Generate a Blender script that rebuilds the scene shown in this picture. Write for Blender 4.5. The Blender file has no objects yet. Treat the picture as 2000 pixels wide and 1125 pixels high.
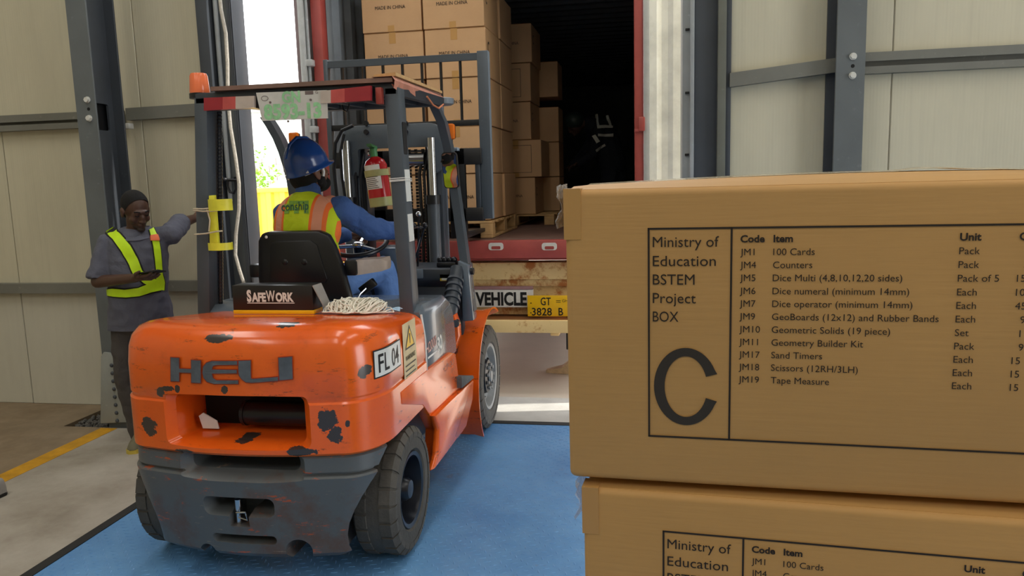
import bpy, bmesh, math, random
from mathutils import Vector, Matrix, Euler
from mathutils.bvhtree import BVHTree
from mathutils.geometry import tessellate_polygon
random.seed(7)
S = bpy.context.scene
COL = S.collection
PI = math.pi
rad = math.radians

# ---------------------------------------------------------------- camera
FPX, CH = 1500.0, 1.65
PSI, TH, RHO = rad(10.2), rad(8.05), rad(1.59)
cF = Vector((-math.sin(PSI)*math.cos(TH), math.cos(PSI)*math.cos(TH), -math.sin(TH)))
cR0 = Vector((math.cos(PSI), math.sin(PSI), 0)); cU0 = cR0.cross(cF)
cR = cR0*math.cos(RHO) - cU0*math.sin(RHO)
cU = cU0*math.cos(RHO) + cR0*math.sin(RHO)
CAM = Vector((0, 0, CH))
cd = bpy.data.cameras.new('camera'); cam = bpy.data.objects.new('camera', cd); COL.objects.link(cam)
cd.sensor_width = 36.0; cd.lens = FPX/2000*36.0; cd.clip_start = 0.02; cd.clip_end = 500
M = Matrix.Identity(4)
for i in range(3):
    M[i][0], M[i][1], M[i][2], M[i][3] = cR[i], cU[i], -cF[i], CAM[i]
cam.matrix_world = M
S.camera = cam

# ---------------------------------------------------------------- light
S.view_settings.view_transform = 'Standard'; S.view_settings.look = 'None'
S.view_settings.gamma = 1.0; S.view_settings.use_curve_mapping = False
S.view_settings.exposure = 0.0
W = bpy.data.worlds.new('sky'); S.world = W; W.use_nodes = True
bgn = W.node_tree.nodes['Background']
bgn.inputs[0].default_value = (0.94, 0.97, 1.0, 1); bgn.inputs[1].default_value = 5.6
def light(name, kind, loc, rot, energy, col=(1, 1, 1), sx=1, sy=1):
    l = bpy.data.lights.new(name, kind); l.energy = energy; l.color = col
    if kind == 'AREA': l.shape = 'RECTANGLE'; l.size = sx; l.size_y = sy
    if kind == 'SUN': l.angle = rad(0.6)
    o = bpy.data.objects.new(name, l); COL.objects.link(o); o.location = loc; o.rotation_euler = rot
    return o
sun = light('sun', 'SUN', (8, 9, 12), (0, 0, 0), 5.0, (1, .95, .86))
sun.rotation_euler = Vector((0.62, 0.10, 0.80)).to_track_quat('Z', 'Y').to_euler()
# unseen area lamps added under the roof to brighten the hall, stronger on the left
for i, (x, y) in enumerate([(-5.0, 1.6), (-1.0, 1.6), (3.0, 1.6), (-5.0, -4.5), (-1.0, -4.5), (3.0, -4.5)]):
    light('hall_fill_light', 'AREA', (x, y, 7.2), (0, 0, 0), (98 if x < -4 else 74), (1, .955, .87), 1.0, 4.0)

# ---------------------------------------------------------------- helpers
def ray(px, py): return cF + cR*((px-1000)/FPX) - cU*((py-562.5)/FPX)
def atY(px, py, Y): d = ray(px, py); return CAM + d*(Y/d.y)
def atX(px, py, X): d = ray(px, py); return CAM + d*(X/d.x)
def atZ(px, py, Z=0): d = ray(px, py); return CAM + d*((Z-CH)/d.z)

def lin(c):
    return tuple((x/255/12.92 if x/255 <= .04045 else ((x/255+.055)/1.055)**2.4) for x in c)

class NT:
    """tiny node helper"""
    def __init__(s, name):
        s.m = bpy.data.materials.new(name); s.m.use_nodes = True
        s.t = s.m.node_tree; s.b = s.t.nodes['Principled BSDF']; s.co = None
    def n(s, typ, **k):
        x = s.t.nodes.new(typ)
        for a, b in k.items(): setattr(x, a, b)
        return x
    def link(s, a, b): s.t.links.new(a, b)
    def coord(s, scale=None, kind='Object'):
        if s.co is None: s.co = s.n('ShaderNodeTexCoord')
        o = s.co.outputs[kind]
        if scale is not None:
            mp = s.n('ShaderNodeMapping'); mp.inputs['Scale'].default_value = scale
            s.link(o, mp.inputs[0]); o = mp.outputs[0]
        return o
    def noise(s, sc, detail=4, rough=.6, scale=None, dist=0):
        x = s.n('ShaderNodeTexNoise'); x.inputs['Scale'].default_value = sc
        x.inputs['Detail'].default_value = detail; x.inputs['Roughness'].default_value = rough
        x.inputs['Distortion'].default_value = dist
        s.link(s.coord(scale), x.inputs['Vector']); return x.outputs['Fac']
    def ramp(s, f, a, b, ca=(0, 0, 0, 1), cb=(1, 1, 1, 1), interp='LINEAR'):
        r = s.n('ShaderNodeValToRGB'); r.color_ramp.interpolation = interp
        e = r.color_ramp.elements; e[0].position, e[1].position = a, b; e[0].color, e[1].color = ca, cb
        s.link(f, r.inputs[0]); return r.outputs[0]
    def mix(s, f, a, b):
        x = s.n('ShaderNodeMix', data_type='RGBA')
        for v, i in ((f, 0), (a, 6), (b, 7)):
            if isinstance(v, (int, float)): x.inputs[i].default_value = v
            elif isinstance(v, tuple): x.inputs[i].default_value = (*v[:3], 1)
            else: s.link(v, x.inputs[i])
        return x.outputs[2]
    def math(s, op, a, b=None):
        x = s.n('ShaderNodeMath', operation=op)
        for v, i in ((a, 0), (b, 1)):
            if v is None: continue
            if isinstance(v, (int, float)): x.inputs[i].default_value = v
            else: s.link(v, x.inputs[i])
        return x.outputs[0]
    def base(s, c):
        if isinstance(c, tuple): s.b.inputs['Base Color'].default_value = (*c[:3], 1)
        else: s.link(c, s.b.inputs['Base Color'])
    def bump(s, h, strength=.3, dist=.01):
        x = s.n('ShaderNodeBump'); x.inputs['Strength'].default_value = strength
        x.inputs['Distance'].default_value = dist; s.link(h, x.inputs['Height'])
        s.link(x.outputs[0], s.b.inputs['Normal'])
    def set(s, rough=.5, metal=0, **k):
        s.b.inputs['Roughness'].default_value = rough; s.b.inputs['Metallic'].default_value = metal
        for a, v in k.items(): s.b.inputs[a].default_value = v
        return s.m

def simple(name, rgb, rough=.5, metal=0, var=.12, sc=14, bump=0, bsc=60, **k):
    t = NT(name); c = lin(rgb)
    if var:
        t.base(t.mix(t.ramp(t.noise(sc), .3, .7), tuple(x*(1-var) for x in c), tuple(min(1, x*(1+var)) for x in c)))
    else: t.base(c)
    if bump: t.bump(t.noise(bsc, 3), bump, .01)
    return t.set(rough, metal, **k)

class MB:
    def __init__(s): s.b = bmesh.new()
    def _x(s, vs, m):
        if m is not None: bmesh.ops.transform(s.b, matrix=m, verts=vs)
    def box(s, x0, y0, z0, x1, y1, z1, bev=0, m=None, seg=2):
        t = bmesh.new(); bmesh.ops.create_cube(t, size=1)
        bmesh.ops.scale(t, vec=(x1-x0, y1-y0, z1-z0), verts=t.verts)
        bmesh.ops.translate(t, vec=((x0+x1)/2, (y0+y1)/2, (z0+z1)/2), verts=t.verts)
        if bev: bmesh.ops.bevel(t, geom=list(t.edges), offset=bev, segments=seg, profile=.5, affect='EDGES')
        s.add(t, m); return s
    def add(s, t, m=None):
        if m is not None: bmesh.ops.transform(t, matrix=m, verts=t.verts)
        mp = [s.b.verts.new(v.co) for v in t.verts]
        t.verts.index_update()
        for f in t.faces:
            try: s.b.faces.new([mp[v.index] for v in f.verts])
            except ValueError: pass
        t.free(); return s
    def cyl(s, p0, p1, r0, r1=None, n=16, caps=True):
        p0, p1 = Vector(p0), Vector(p1); r1 = r0 if r1 is None else r1
        d = (p1-p0); q = d.to_track_quat('Z', 'Y').to_matrix()
        a = [s.b.verts.new(p0 + q @ Vector((r0*math.cos(2*PI*i/n), r0*math.sin(2*PI*i/n), 0))) for i in range(n)]
        b = [s.b.verts.new(p1 + q @ Vector((r1*math.cos(2*PI*i/n), r1*math.sin(2*PI*i/n), 0))) for i in range(n)]
        for i in range(n): s.b.faces.new((a[i], a[(i+1) % n], b[(i+1) % n], b[i]))
        if caps: s.b.faces.new(a[::-1]); s.b.faces.new(b)
        return s
    def tube(s, pts, r, n=8, close=False):
        pts = [Vector(p) for p in pts]; L = len(pts); rings = []
        up = Vector((0.013, 0.02, 1))
        prev = None
        for i, p in enumerate(pts):
            if close: d = pts[(i+1) % L]-pts[i-1]
            else: d = pts[min(i+1, L-1)]-pts[max(i-1, 0)]
            d.normalize()
            if prev is None:
                x = d.cross(up) if abs(d.dot(up)) < .95 else d.cross(Vector((1, 0, 0)))
            else: x = prev - d*prev.dot(d)
            x.normalize(); prev = x; y = d.cross(x)
            rr = r[i] if isinstance(r, (list, tuple)) else r
            rings.append([s.b.verts.new(p + x*rr*math.cos(2*PI*k/n) + y*rr*math.sin(2*PI*k/n)) for k in range(n)])
        for i in range(L if close else L-1):
            A, B = rings[i], rings[(i+1) % L]
            for k in range(n): s.b.faces.new((A[k], A[(k+1) % n], B[(k+1) % n], B[k]))
        if not close: s.b.faces.new(rings[0][::-1]); s.b.faces.new(rings[-1])
        return s
    def sph(s, c, r, sc=(1, 1, 1), rot=None, u=16, v=10):
        t = bmesh.new(); bmesh.ops.create_uvsphere(t, u_segments=u, v_segments=v, radius=r)
        m = Matrix.Translation(c) @ (rot.to_matrix().to_4x4() if rot else Matrix.Identity(4)) @ Matrix.Diagonal((*sc, 1))
        return s.add(t, m)
    def lathe(s, prof, c, axis='X', n=32, closed=False, cap0=True):
        """prof: list of (along, radius)"""
        rings = []
        for (a, r) in prof:
            ring = []
            for i in range(n):
                u, w = r*math.cos(2*PI*i/n), r*math.sin(2*PI*i/n)
                v = {'X': (a, u, w), 'Y': (u, a, w), 'Z': (u, w, a)}[axis]
                ring.append(s.b.verts.new(Vector(c)+Vector(v)))
            rings.append(ring)
        for j in range(len(rings) if closed else len(rings)-1):
            A, B = rings[j], rings[(j+1) % len(rings)]
            for i in range(n): s.b.faces.new((A[i], A[(i+1) % n], B[(i+1) % n], B[i]))
        if not closed:
            for R_ in ((rings[0], rings[-1]) if cap0 else (rings[-1],)):
                try: s.b.faces.new(R_)
                except ValueError: pass
        return s
    def prism(s, poly, d0, d1, axis='X', bev=0):
        t = bmesh.new()
        def P(p, d): return {'X': (d, p[0], p[1]), 'Y': (p[0], d, p[1]), 'Z': (p[0], p[1], d)}[axis]
        a = [t.verts.new(P(p, d0)) for p in poly]; b = [t.verts.new(P(p, d1)) for p in poly]; n = len(poly)
        t.faces.new(a[::-1]); t.faces.new(b)
        for i in range(n): t.faces.new((a[i], a[(i+1) % n], b[(i+1) % n], b[i]))
        bmesh.ops.recalc_face_normals(t, faces=t.faces)
        if bev: bmesh.ops.bevel(t, geom=list(t.edges), offset=bev, segments=2, profile=.5, affect='EDGES')
        return s.add(t)
    def loft(s, rings, cap=True, close=True):
        R_ = [[s.b.verts.new(p) for p in r] for r in rings]; n = len(rings[0])
        for j in range(len(R_)-1):
            for i in range(n if close else n-1):
                s.b.faces.new((R_[j][i], R_[j][(i+1) % n], R_[j+1][(i+1) % n], R_[j+1][i]))
        if cap: s.b.faces.new(R_[0][::-1]); s.b.faces.new(R_[-1])
        return s
    def quad(s, *p): s.b.faces.new([s.b.verts.new(q) for q in p]); return s
    def mesh(s, name, mat=None, angle=35):
        bmesh.ops.recalc_face_normals(s.b, faces=s.b.faces)
        me = bpy.data.meshes.new(name); s.b.to_mesh(me); s.b.free()
        if mat: me.materials.append(mat)
        if angle: me.shade_smooth(); me.set_sharp_from_angle(angle=rad(angle))
        return me
    def build(s, name, mat, parent=None, angle=35, loc=None, **props):
        return link(name, s.mesh(name, mat, angle), parent, loc, **props)

def link(name, me, parent=None, loc=None, **props):
    o = bpy.data.objects.new(name, me); COL.objects.link(o)
    if parent: o.parent = parent
    if loc is not None: o.location = loc
    for k, v in props.items(): o[k] = v
    return o
def thing(name, label, cat, loc=(0, 0, 0), rz=0, group=None):
    o = bpy.data.objects.new(name, None); COL.objects.link(o); o.location = loc; o.rotation_euler = (0, 0, rz)
    o.empty_display_size = .1
    o['label'] = label; o['category'] = cat
    if group: o['group'] = group
    return o
def tag(o, label, cat, group=None):
    o['label'] = label; o['category'] = cat
    if group: o['group'] = group
    return o
def struct(o): o['kind'] = 'structure'; return o
def sempty(name, loc=(0, 0, 0)):
    o = bpy.data.objects.new(name, None); COL.objects.link(o); o.location = loc; o['kind'] = 'structure'; return o

def evalmesh(o, angle=35):
    dg = bpy.context.evaluated_depsgraph_get()
    me = bpy.data.meshes.new_from_object(o.evaluated_get(dg)); me.name = o.name
    o.modifiers.clear(); o.data = me
    if angle: me.shade_smooth(); me.set_sharp_from_angle(angle=rad(angle))
    return o
def cut(o, cutters, angle=35):
    """boolean difference with each MB in cutters (in the local space of o)"""
    tmp = []
    par, loc = o.parent, o.location.copy(); o.parent = None; o.location = (0, 0, 0)
    for c in cutters:
        k = c.build('cutter', o.data.materials[0], angle=0); tmp.append(k)
        md = o.modifiers.new('b', 'BOOLEAN'); md.operation = 'DIFFERENCE'; md.solver = 'EXACT'; md.object = k
    bpy.context.view_layer.update()
    evalmesh(o, angle)
    for k in tmp: me = k.data; bpy.data.objects.remove(k); bpy.data.meshes.remove(me)
    o.parent = par; o.location = loc
    return o

def rrect(x0, z0, x1, z1, r, n=5):
    p = []
    for cx, cz, a0 in ((x1-r, z1-r, 0), (x0+r, z1-r, 90), (x0+r, z0+r, 180), (x1-r, z0+r, 270)):
        for i in range(n+1):
            a = rad(a0+90*i/n); p.append((cx+r*math.cos(a), cz+r*math.sin(a)))
    return p

# ---- lettering
_tc = {}
def glyphs(s, bold=0):
    """triangulated text, baseline at y = 0, units of cap height"""
    key = (s, bold)
    if key in _tc: return _tc[key]
    c = bpy.data.curves.new('lettering', 'FONT'); c.body = s; c.size = 1; c.offset = bold; c.resolution_u = 3
    o = bpy.data.objects.new('lettering', c); COL.objects.link(o)
    dg = bpy.context.evaluated_depsgraph_get(); me = o.evaluated_get(dg).to_mesh()
    v = [(p.co.x, p.co.y) for p in me.vertices]; f = [tuple(p.vertices) for p in me.polygons]
    o.evaluated_get(dg).to_mesh_clear(); bpy.data.objects.remove(o); bpy.data.curves.remove(c)
    _tc[key] = (v, f); return v, f
_v, _ = glyphs('H'); CAP = max(p[1] for p in _v)
def write(bm, s, origin, ux, uy, cap, width=None, xf=1.0, bold=0, fn=None):
    """add text to bm; origin Vector, ux/uy unit vectors, cap = capital height"""
    if bold and any(q in s for q in 'MWN') and 'GN' not in s:     # heavier strokes: the same glyphs again, a hair to the side
        for i_, dx in enumerate((-.5, -.25, 0, .25, .5)): write(bm, s, origin+ux*(dx*bold*cap)+ux.cross(uy)*(i_*.00012) if not fn else origin, ux, uy, cap, width, xf, 0, (lambda a, c, d=dx: fn(a+d*bold*cap, c)) if fn else None)
        return
    v, f = glyphs(s, bold); k = cap/CAP
    x0 = min(p[0] for p in v); x1 = max(p[0] for p in v)
    kx = width/(x1-x0) if width else k*xf
    mp = []
    for (x, y) in v:
        a, b = (x-x0)*kx, y*k
        q = fn(a, b) if fn else origin + ux*a + uy*b
        mp.append(bm.verts.new(q))
    for q in f:
        try: bm.faces.new([mp[i] for i in q])
        except ValueError: pass

# ---- organic bodies: closed pieces fused by a voxel remesh
def cone_hull(b, p0, p1, r0, r1, flat=False):
    p0, p1 = Vector(p0), Vector(p1)
    if flat:
        t = MB(); t.cyl(p0, p1, r0, r1, 20); b.add(t.b); return
    t = bmesh.new()
    for p, r in ((p0, r0), (p1, r1)):
        bmesh.ops.create_icosphere(t, subdivisions=2, radius=r, matrix=Matrix.Translation(p))
    bmesh.ops.convex_hull(t, input=t.verts)
    lo = [v for v in t.verts if not v.link_faces]
    bmesh.ops.delete(t, geom=lo, context='VERTS')
    b.add(t)
def blob(name, shapes, mat, voxel=.007, smooth=4, disp=0, dsize=.1, parent=None):
    b = MB()
    for s in shapes:
        if s[0] == 'c': cone_hull(b, *s[1:5])
        elif s[0] == 't':
            n_ = 24; b.loft([[c_+Matrix.Rotation(yw, 3, 'Z') @ Vector((rx*math.cos(2*PI*i/n_), ry*math.sin(2*PI*i/n_), 0)) for i in range(n_)] for c_, rx, ry, yw in s[1]])
        elif s[0] == 'k': cone_hull(b, *s[1:5], flat=True)
        else: b.sph(s[1], 1, s[2], Euler(s[3]) if len(s) > 3 else None, 20, 14)
    o = b.build(name, mat, angle=0)
    md = o.modifiers.new('r', 'REMESH'); md.mode = 'VOXEL'; md.voxel_size = voxel; md.use_smooth_shade = True
    md = o.modifiers.new('s', 'SMOOTH'); md.factor = .5; md.iterations = smooth
    if disp:
        tx = bpy.data.textures.new(name, 'CLOUDS'); tx.noise_scale = dsize; tx.noise_depth = 1
        md = o.modifiers.new('d', 'DISPLACE'); md.texture = tx; md.strength = disp; md.mid_level = .5
    bpy.context.view_layer.update(); evalmesh(o, 0)
    if not o.data.materials: o.data.materials.append(mat)
    o.data.shade_smooth()
    if parent: o.parent = parent
    return o
def clip(o, pt, no):
    b = bmesh.new(); b.from_mesh(o.data)
    bmesh.ops.bisect_plane(b, geom=list(b.verts)+list(b.edges)+list(b.faces), plane_co=pt, plane_no=no, clear_outer=True)
    b.to_mesh(o.data); b.free()
def chain(pts, radii):
    return [('c', pts[i], pts[i+1], radii[i], radii[i+1]) for i in range(len(pts)-1)]

# ---------------------------------------------------------------- materials
MT = {}
def mk_panel(name, rgb, ribs=True):
    t = NT(name); c = lin(rgb)
    dirt = t.ramp(t.noise(1.1, 6, .65, (1.4, 1.4, .5)), .42, .75)
    col = t.mix(dirt, c, tuple(x*.86 for x in c))
    streak = t.ramp(t.noise(5, 3, .6, (6, 6, .25)), .5, .8)
    col = t.mix(t.math('MULTIPLY', streak, .35), col, tuple(x*.8 for x in c))
    t.base(col)
    if ribs:
        w = t.n('ShaderNodeTexWave', wave_type='BANDS', bands_direction='X'); w.inputs['Scale'].default_value = 16
        t.link(t.coord(), w.inputs['Vector']); t.bump(w.outputs['Fac'], .06, .004)
    return t.set(.55)
MT['panel'] = mk_panel('cream_panel', (204, 198, 174))
MT['panel_plain'] = mk_panel('cream_dado', (200, 197, 182), False)
def mk_steel(name, rgb, rough=.5):
    t = NT(name); c = lin(rgb)
    col = t.mix(t.ramp(t.noise(3, 6, .6), .35, .75), c, tuple(x*.78 for x in c))
    col = t.mix(t.math('MULTIPLY', t.ramp(t.noise(22, 5, .7), .62, .72), .5), col, tuple(min(1, x*1.5) for x in c))
    t.base(col); return t.set(rough)
MT['column'] = mk_steel('grey_column_paint', (104, 110, 112), .5)
MT['column2'] = mk_steel('dark_jamb_and_shade_paint', (72, 77, 84), .5)  # dark jamb paint; also puts shade into the column webs and back flanges
MT['girt'] = mk_steel('girt_paint', (122, 122, 114), .5)
MT['galv'] = mk_steel('galvanised_steel', (165, 170, 172), .4)
def mk_floor():
    t = NT('concrete_floor'); a = lin((178, 172, 160)); b = lin((120, 108, 92))
    n1 = t.ramp(t.noise(.9, 7, .62), .38, .68); n2 = t.ramp(t.noise(5, 6, .7), .4, .8)
    col = t.mix(n1, a, b); col = t.mix(t.math('MULTIPLY', n2, .4), col, lin((196, 190, 178)))
    # the unswept strip behind the yellow line is browner
    sx = t.n('ShaderNodeSeparateXYZ'); t.link(t.coord(), sx.inputs[0])
    nx = t.math('ADD', sx.outputs[0], t.math('MULTIPLY', t.math('SUBTRACT', t.noise(3, 4), .5), .25))
    inside = t.math('MULTIPLY', t.math('LESS_THAN', nx, -3.72), t.math('LESS_THAN', sx.outputs[1], 5.2))
    col = t.mix(t.math('MULTIPLY', inside, .8), col, t.mix(n2, lin((118, 96, 66)), lin((150, 126, 94))))
    t.base(col); t.bump(t.noise(60, 4), .15, .004)
    return t.set(.62)
MT['floor'] = mk_floor()
def mk_deck():
    t = NT('blue_deck_paint'); c = lin((106, 158, 208)); d = lin((78, 130, 186))
    col = t.mix(t.ramp(t.noise(1.6, 6, .65), .35, .7), c, d)
    col = t.mix(t.math('MULTIPLY', t.ramp(t.noise(9, 5, .7), .5, .8), .35), col, lin((120, 160, 200)))
    rust = t.ramp(t.noise(3.3, 7, .72), .63, .70)
    col = t.mix(t.math('MULTIPLY', rust, .55), col, lin((120, 92, 88)))
    t.base(col); t.bump(t.noise(35, 4), .2, .006)
    return t.set(.42)
MT['deck'] = mk_deck()
MT['yellow_line'] = simple('yellow_floor_paint', (206, 150, 20), .55, var=.2, sc=9, bump=.2)
MT['rubber'] = simple('black_rubber', (28, 28, 28), .75, var=.25, sc=25)
MT['sill'] = simple('sill_concrete', (180, 178, 172), .6, var=.12, sc=5, bump=.2)
MT['gravel'] = simple('grey_gravel', (92, 90, 86), .8, var=.35, sc=30)
MT['dirt'] = simple('dark_soil', (50, 46, 42), .9, var=.3, sc=20)
MT['white_bolt'] = simple('pale_bolt', (210, 210, 204), .4, var=.05)
MT['black'] = simple('black_paint', (16, 17, 20), .45, var=.2)
MT['hole_black'] = simple('dark_recess', (8, 8, 9), .8, var=0)  # near-black colour that puts in the dark of holes and recesses
def mk_card(name, rgb):
    t = NT(name); c = lin(rgb)
    col = t.mix(t.ramp(t.noise(3.2, 5, .6), .35, .7), c, tuple(x*.9 for x in c))
    fib = t.noise(30, 3, .6, (1, 1, 9))
    col = t.mix(t.math('MULTIPLY', t.ramp(fib, .45, .8), .35), col, tuple(x*.84 for x in c))
    t.base(col)
    t.bump(t.noise(24, 3, .5, (.3, .3, 6)), .10, .004)
    return t.set(.6)
MT['card'] = mk_card('brown_cardboard', (200, 154, 92))
MT['card2'] = mk_card('tan_cardboard', (208, 166, 122))
MT['card_in'] = simple('corrugated_edge', (140, 98, 54), .8, var=.15)
t = NT('brown_packing_tape'); t.base(lin((192, 146, 86))); MT['tape'] = t.set(.3)
t = NT('clear_packing_tape'); t.base(lin((206, 190, 160))); t.bump(t.noise(50, 3), .6, .006); MT['clear_tape'] = t.set(.12)
t = NT('clear_film'); t.base(lin((235, 235, 235))); t.b.inputs['Alpha'].default_value = .42; t.bump(t.noise(40, 3), .8, .01); MT['film'] = t.set(.12)
t = NT('printing_ink'); t.base(lin((38, 26, 16))); MT['ink'] = t.set(.6)
t = NT('printing_ink_grey'); t.base(lin((50, 43, 36))); MT['ink2'] = t.set(.5)
MT['wood'] = simple('pallet_wood', (196, 158, 108), .7, var=.2, sc=8, bump=.2)
def mk_cont(name, rgb, rough=.5):
    t = NT(name); c = lin(rgb)
    col = t.mix(t.ramp(t.noise(4, 6, .65), .4, .75), c, tuple(x*.72 for x in c))
    t.base(col); return t.set(rough)
MT['red'] = mk_cont('container_red_paint', (172, 78, 72), .4)
MT['cont_in'] = mk_cont('container_inner_paint', (138, 146, 154), .6)
MT['cont_ply'] = mk_cont('container_plywood_floor', (122, 92, 82), .7)
MT['white_door'] = mk_cont('white_door_paint', (240, 240, 234), .5)
MT['gasket'] = simple('grey_gasket', (176, 178, 178), .5, var=.08)
def mk_rusty(name, rgb):
    t = NT(name); c = lin(rgb)
    n = t.noise(5, 8, .72)
    col = t.mix(t.ramp(n, .51, .62), c, lin((172, 104, 44)))
    col = t.mix(t.ramp(t.noise(2.6, 8, .75, (1, 1, 2.2)), .64, .69), col, lin((96, 54, 28)))
    t.base(col); t.bump(n, .3, .01); return t.set(.6)
MT['rusty'] = mk_rusty('rusty_cream_paint', (226, 196, 138))
MT['plate_yellow'] = simple('yellow_plate', (242, 190, 16), .4, var=.05)
MT['white_sign'] = simple('white_sign', (216, 212, 204), .5, var=.1, sc=20)
MT['sign_black'] = simple('sign_black', (22, 20, 20), .5, var=.1)

# ---------------------------------------------------------------- floor, deck, ground
YW = 5.14                       # inner face of the front wall
DX0, DY1 = -2.64, 4.965         # left and far edge of the blue deck
PX0, PX1, PY0, PY1 = -4.10, -3.30, 4.63, 5.14
b = MB()
def slab(x0, y0, x1, y1): b.box(x0, y0, -.25, x1, y1, 0)
slab(-9, -8, PX0, YW); slab(PX0, -8, DX0-.055, PY0); slab(PX1, PY0, DX0-.055, YW)
slab(3.2, -8, 7, YW); slab(DX0-.055, -8, 3.2, -2.0)
struct(b.build('floor', MT['floor'], angle=0))
b = MB(); b.box(PX0, PY0, -.25, PX1, PY1, -.055); struct(b.build('trim_1', MT['dirt'], angle=0))
b = MB()
for i in range(900):
    x = random.uniform(PX0+.02, PX1-.02); y = random.uniform(PY0+.02, PY1-.05)
    tb = bmesh.new(); bmesh.ops.create_icosphere(tb, subdivisions=1, radius=random.uniform(.009, .019))
    for v in tb.verts: v.co *= random.uniform(.75, 1.2)
    b.add(tb, Matrix.Translation((x, y, -.045+random.uniform(0, .03))) @ Euler((random.random()*6, random.random()*6, 0)).to_matrix().to_4x4())
o = b.build('gravel', MT['gravel'], angle=0); o['kind'] = 'stuff'
tag(o, 'dark grey gravel in the open pit around the foot of the left steel column', 'gravel')
b = MB(); b.box(-3.79, -6, 0, -3.665, 4.62, .0015); struct(b.build('trim_2', MT['yellow_line'], angle=0))

b = MB(); b.box(DX0, -2.0, -.2, 3.2, DY1, 0); deck = struct(b.build('deck_plate', MT['deck'], angle=0))
b = MB()                        # raised lugs of the chequered plate
P = .058
def lug(x, y, a):
    L, w, h = .017, .0055, .0019; c, s_ = math.cos(a), math.sin(a)
    def q(u, v, z): return (x+u*c-v*s_, y+u*s_+v*c, z)
    p = [q(-L, 0, 0), q(0, -w, 0), q(L, 0, 0), q(0, w, 0)]; tpt = [q(-L*.55, 0, h), q(L*.55, 0, h)]
    V = [b.b.verts.new(k) for k in p+tpt]
    for f in ((0, 1, 5, 4), (1, 2, 5), (2, 3, 5), (3, 0, 4, 5)): b.b.faces.new([V[k] for k in f])
ny = int((DY1-1.9)/P*2)
for j in range(ny):
    y = 1.92 + j*P/2
    for i in range(int(3.1/P)):
        x = DX0+.03+i*P + (P/2 if j % 2 else 0)
        if x < .45: lug(x, y, rad(18) if (i+j//2+j) % 2 else rad(108))
o = b.build('lugs', MT['deck'], deck, angle=0); o['kind'] = 'stuff'
b = MB(); b.box(DX0-.055, -2.0, -.2, DX0, DY1+.06, .004); b.box(DX0, DY1, -.2, 3.2, DY1+.06, .004)
struct(b.build('trim_3', MT['rubber'], angle=0))
b = MB(); b.box(DX0-.055, DY1+.06, -.2, 3.2, 5.62, .0, .004); struct(b.build('trim_4', MT['sill'], angle=0))
b = MB(); b.box(-60, 5.62, -.3, 60, 120, -.01); b.box(-60, YW, -.3, DX0-.06, 5.62, -.01)
struct(b.build('ground', simple('yard_concrete', (190, 178, 162), .7, var=.15, sc=.8, bump=.2, bsc=8), angle=0))

# ---------------------------------------------------------------- warehouse shell
JL, JR = -2.85, .28              # door opening
def wall(name, xs, z0=0.0, dado=.9, base=0):
    w = sempty(name)
    for i in range(len(xs)-1):
        x0, x1 = sorted((xs[i], xs[i+1])); g = .003
        b = MB(); b.box(x0+g, YW, .93, x1-g, YW+.08, 7.4, .004, seg=1); b.build('panel', MT['panel'], w, angle=0)
        b = MB(); b.box(x0+g, YW, z0, x1-g, YW+.08, .925, .004, seg=1); b.build('panel', MT['panel_plain'], w, angle=0)
    return w
wall('wall_front_left', [-9.0, -8.1, -7.0, -5.9, -4.8, -3.62, -3.0])
wall('wall_front_right', [.45, .5, 1.46, 2.6, 3.7, 4.8, 5.9, 7.0])
b = MB(); b.box(JL, YW, 4.6, .5, YW+.08, 7.4); struct(b.build('wall_front_lintel', MT['panel'], angle=0))
b = MB(); b.box(-9.1, -8, 0, -9, YW+.08, 7.4); struct(b.build('wall_left', MT['panel'], angle=0))
b = MB(); b.box(7, -8, 0, 7.1, -1.2, 7.4); b.box(7, 2.0, 0, 7.1, YW+.08, 7.4); b.box(7, -1.2, 4.2, 7.1, 2.0, 7.4)   # with an open loading door
struct(b.build('wall_right', MT['panel'], angle=0))
b = MB(); b.box(-9.1, -8.1, 0, 7.1, -8, 7.4); struct(b.build('wall_back', MT['panel'], angle=0))
b = MB(); b.box(-9.1, -8.1, 7.4, 7.1, YW+.1, 7.5); struct(b.build('ceiling', simple('roof_sheet', (170, 170, 165), .6), angle=0))

def hbolt(x, y, z, par, r=.017):
    b = MB(); b.cyl((x, y, z), (x, y-.006, z), r*1.25, n=16); b.cyl((x, y-.006, z), (x, y-.02, z), r, n=6)
    b.build('bolt', MT['white_bolt'], par)
# left portal column: I section, web hole, bolts
lc = sempty('steel_column_left')
XL0, XL1, YF = -3.76, -3.61, 4.66
b = MB(); b.box(XL0, YF, -.06, XL1, YF+.014, 7.4, .003, seg=1); b.build('front_flange', MT['column'], lc)
b = MB(); b.box(XL0, YF+.27, -.06, XL1+.0, YF+.284, 7.4, .003, seg=1); b.build('back_flange', MT['column2'], lc)
b = MB(); b.box(-3.70, YF+.014, -.06, -3.685, YF+.27, 7.4); o = b.build('web', MT['column2'], lc)
c = MB(); c.prism(rrect(YF+.07, 2.06, YF+.22, 2.24, .015), -3.9, -3.6, 'X'); cut(o, [c])
b = MB(); b.box(-3.735, YF+.03, 2.02, -3.72, YF+.26, 2.28); b.build('slot_dark_plate', MT['black'], lc)  # black plate added behind the web hole so that it looks dark
b = MB()
for zz in (2.13, 2.25): hbolt(-3.665, YF, zz, lc)
b = MB(); b.cyl((-3.665, YF-.001, 2.19), (-3.665, YF+.002, 2.19), .011); b.build('bolt_hole', MT['hole_black'], lc)
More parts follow.
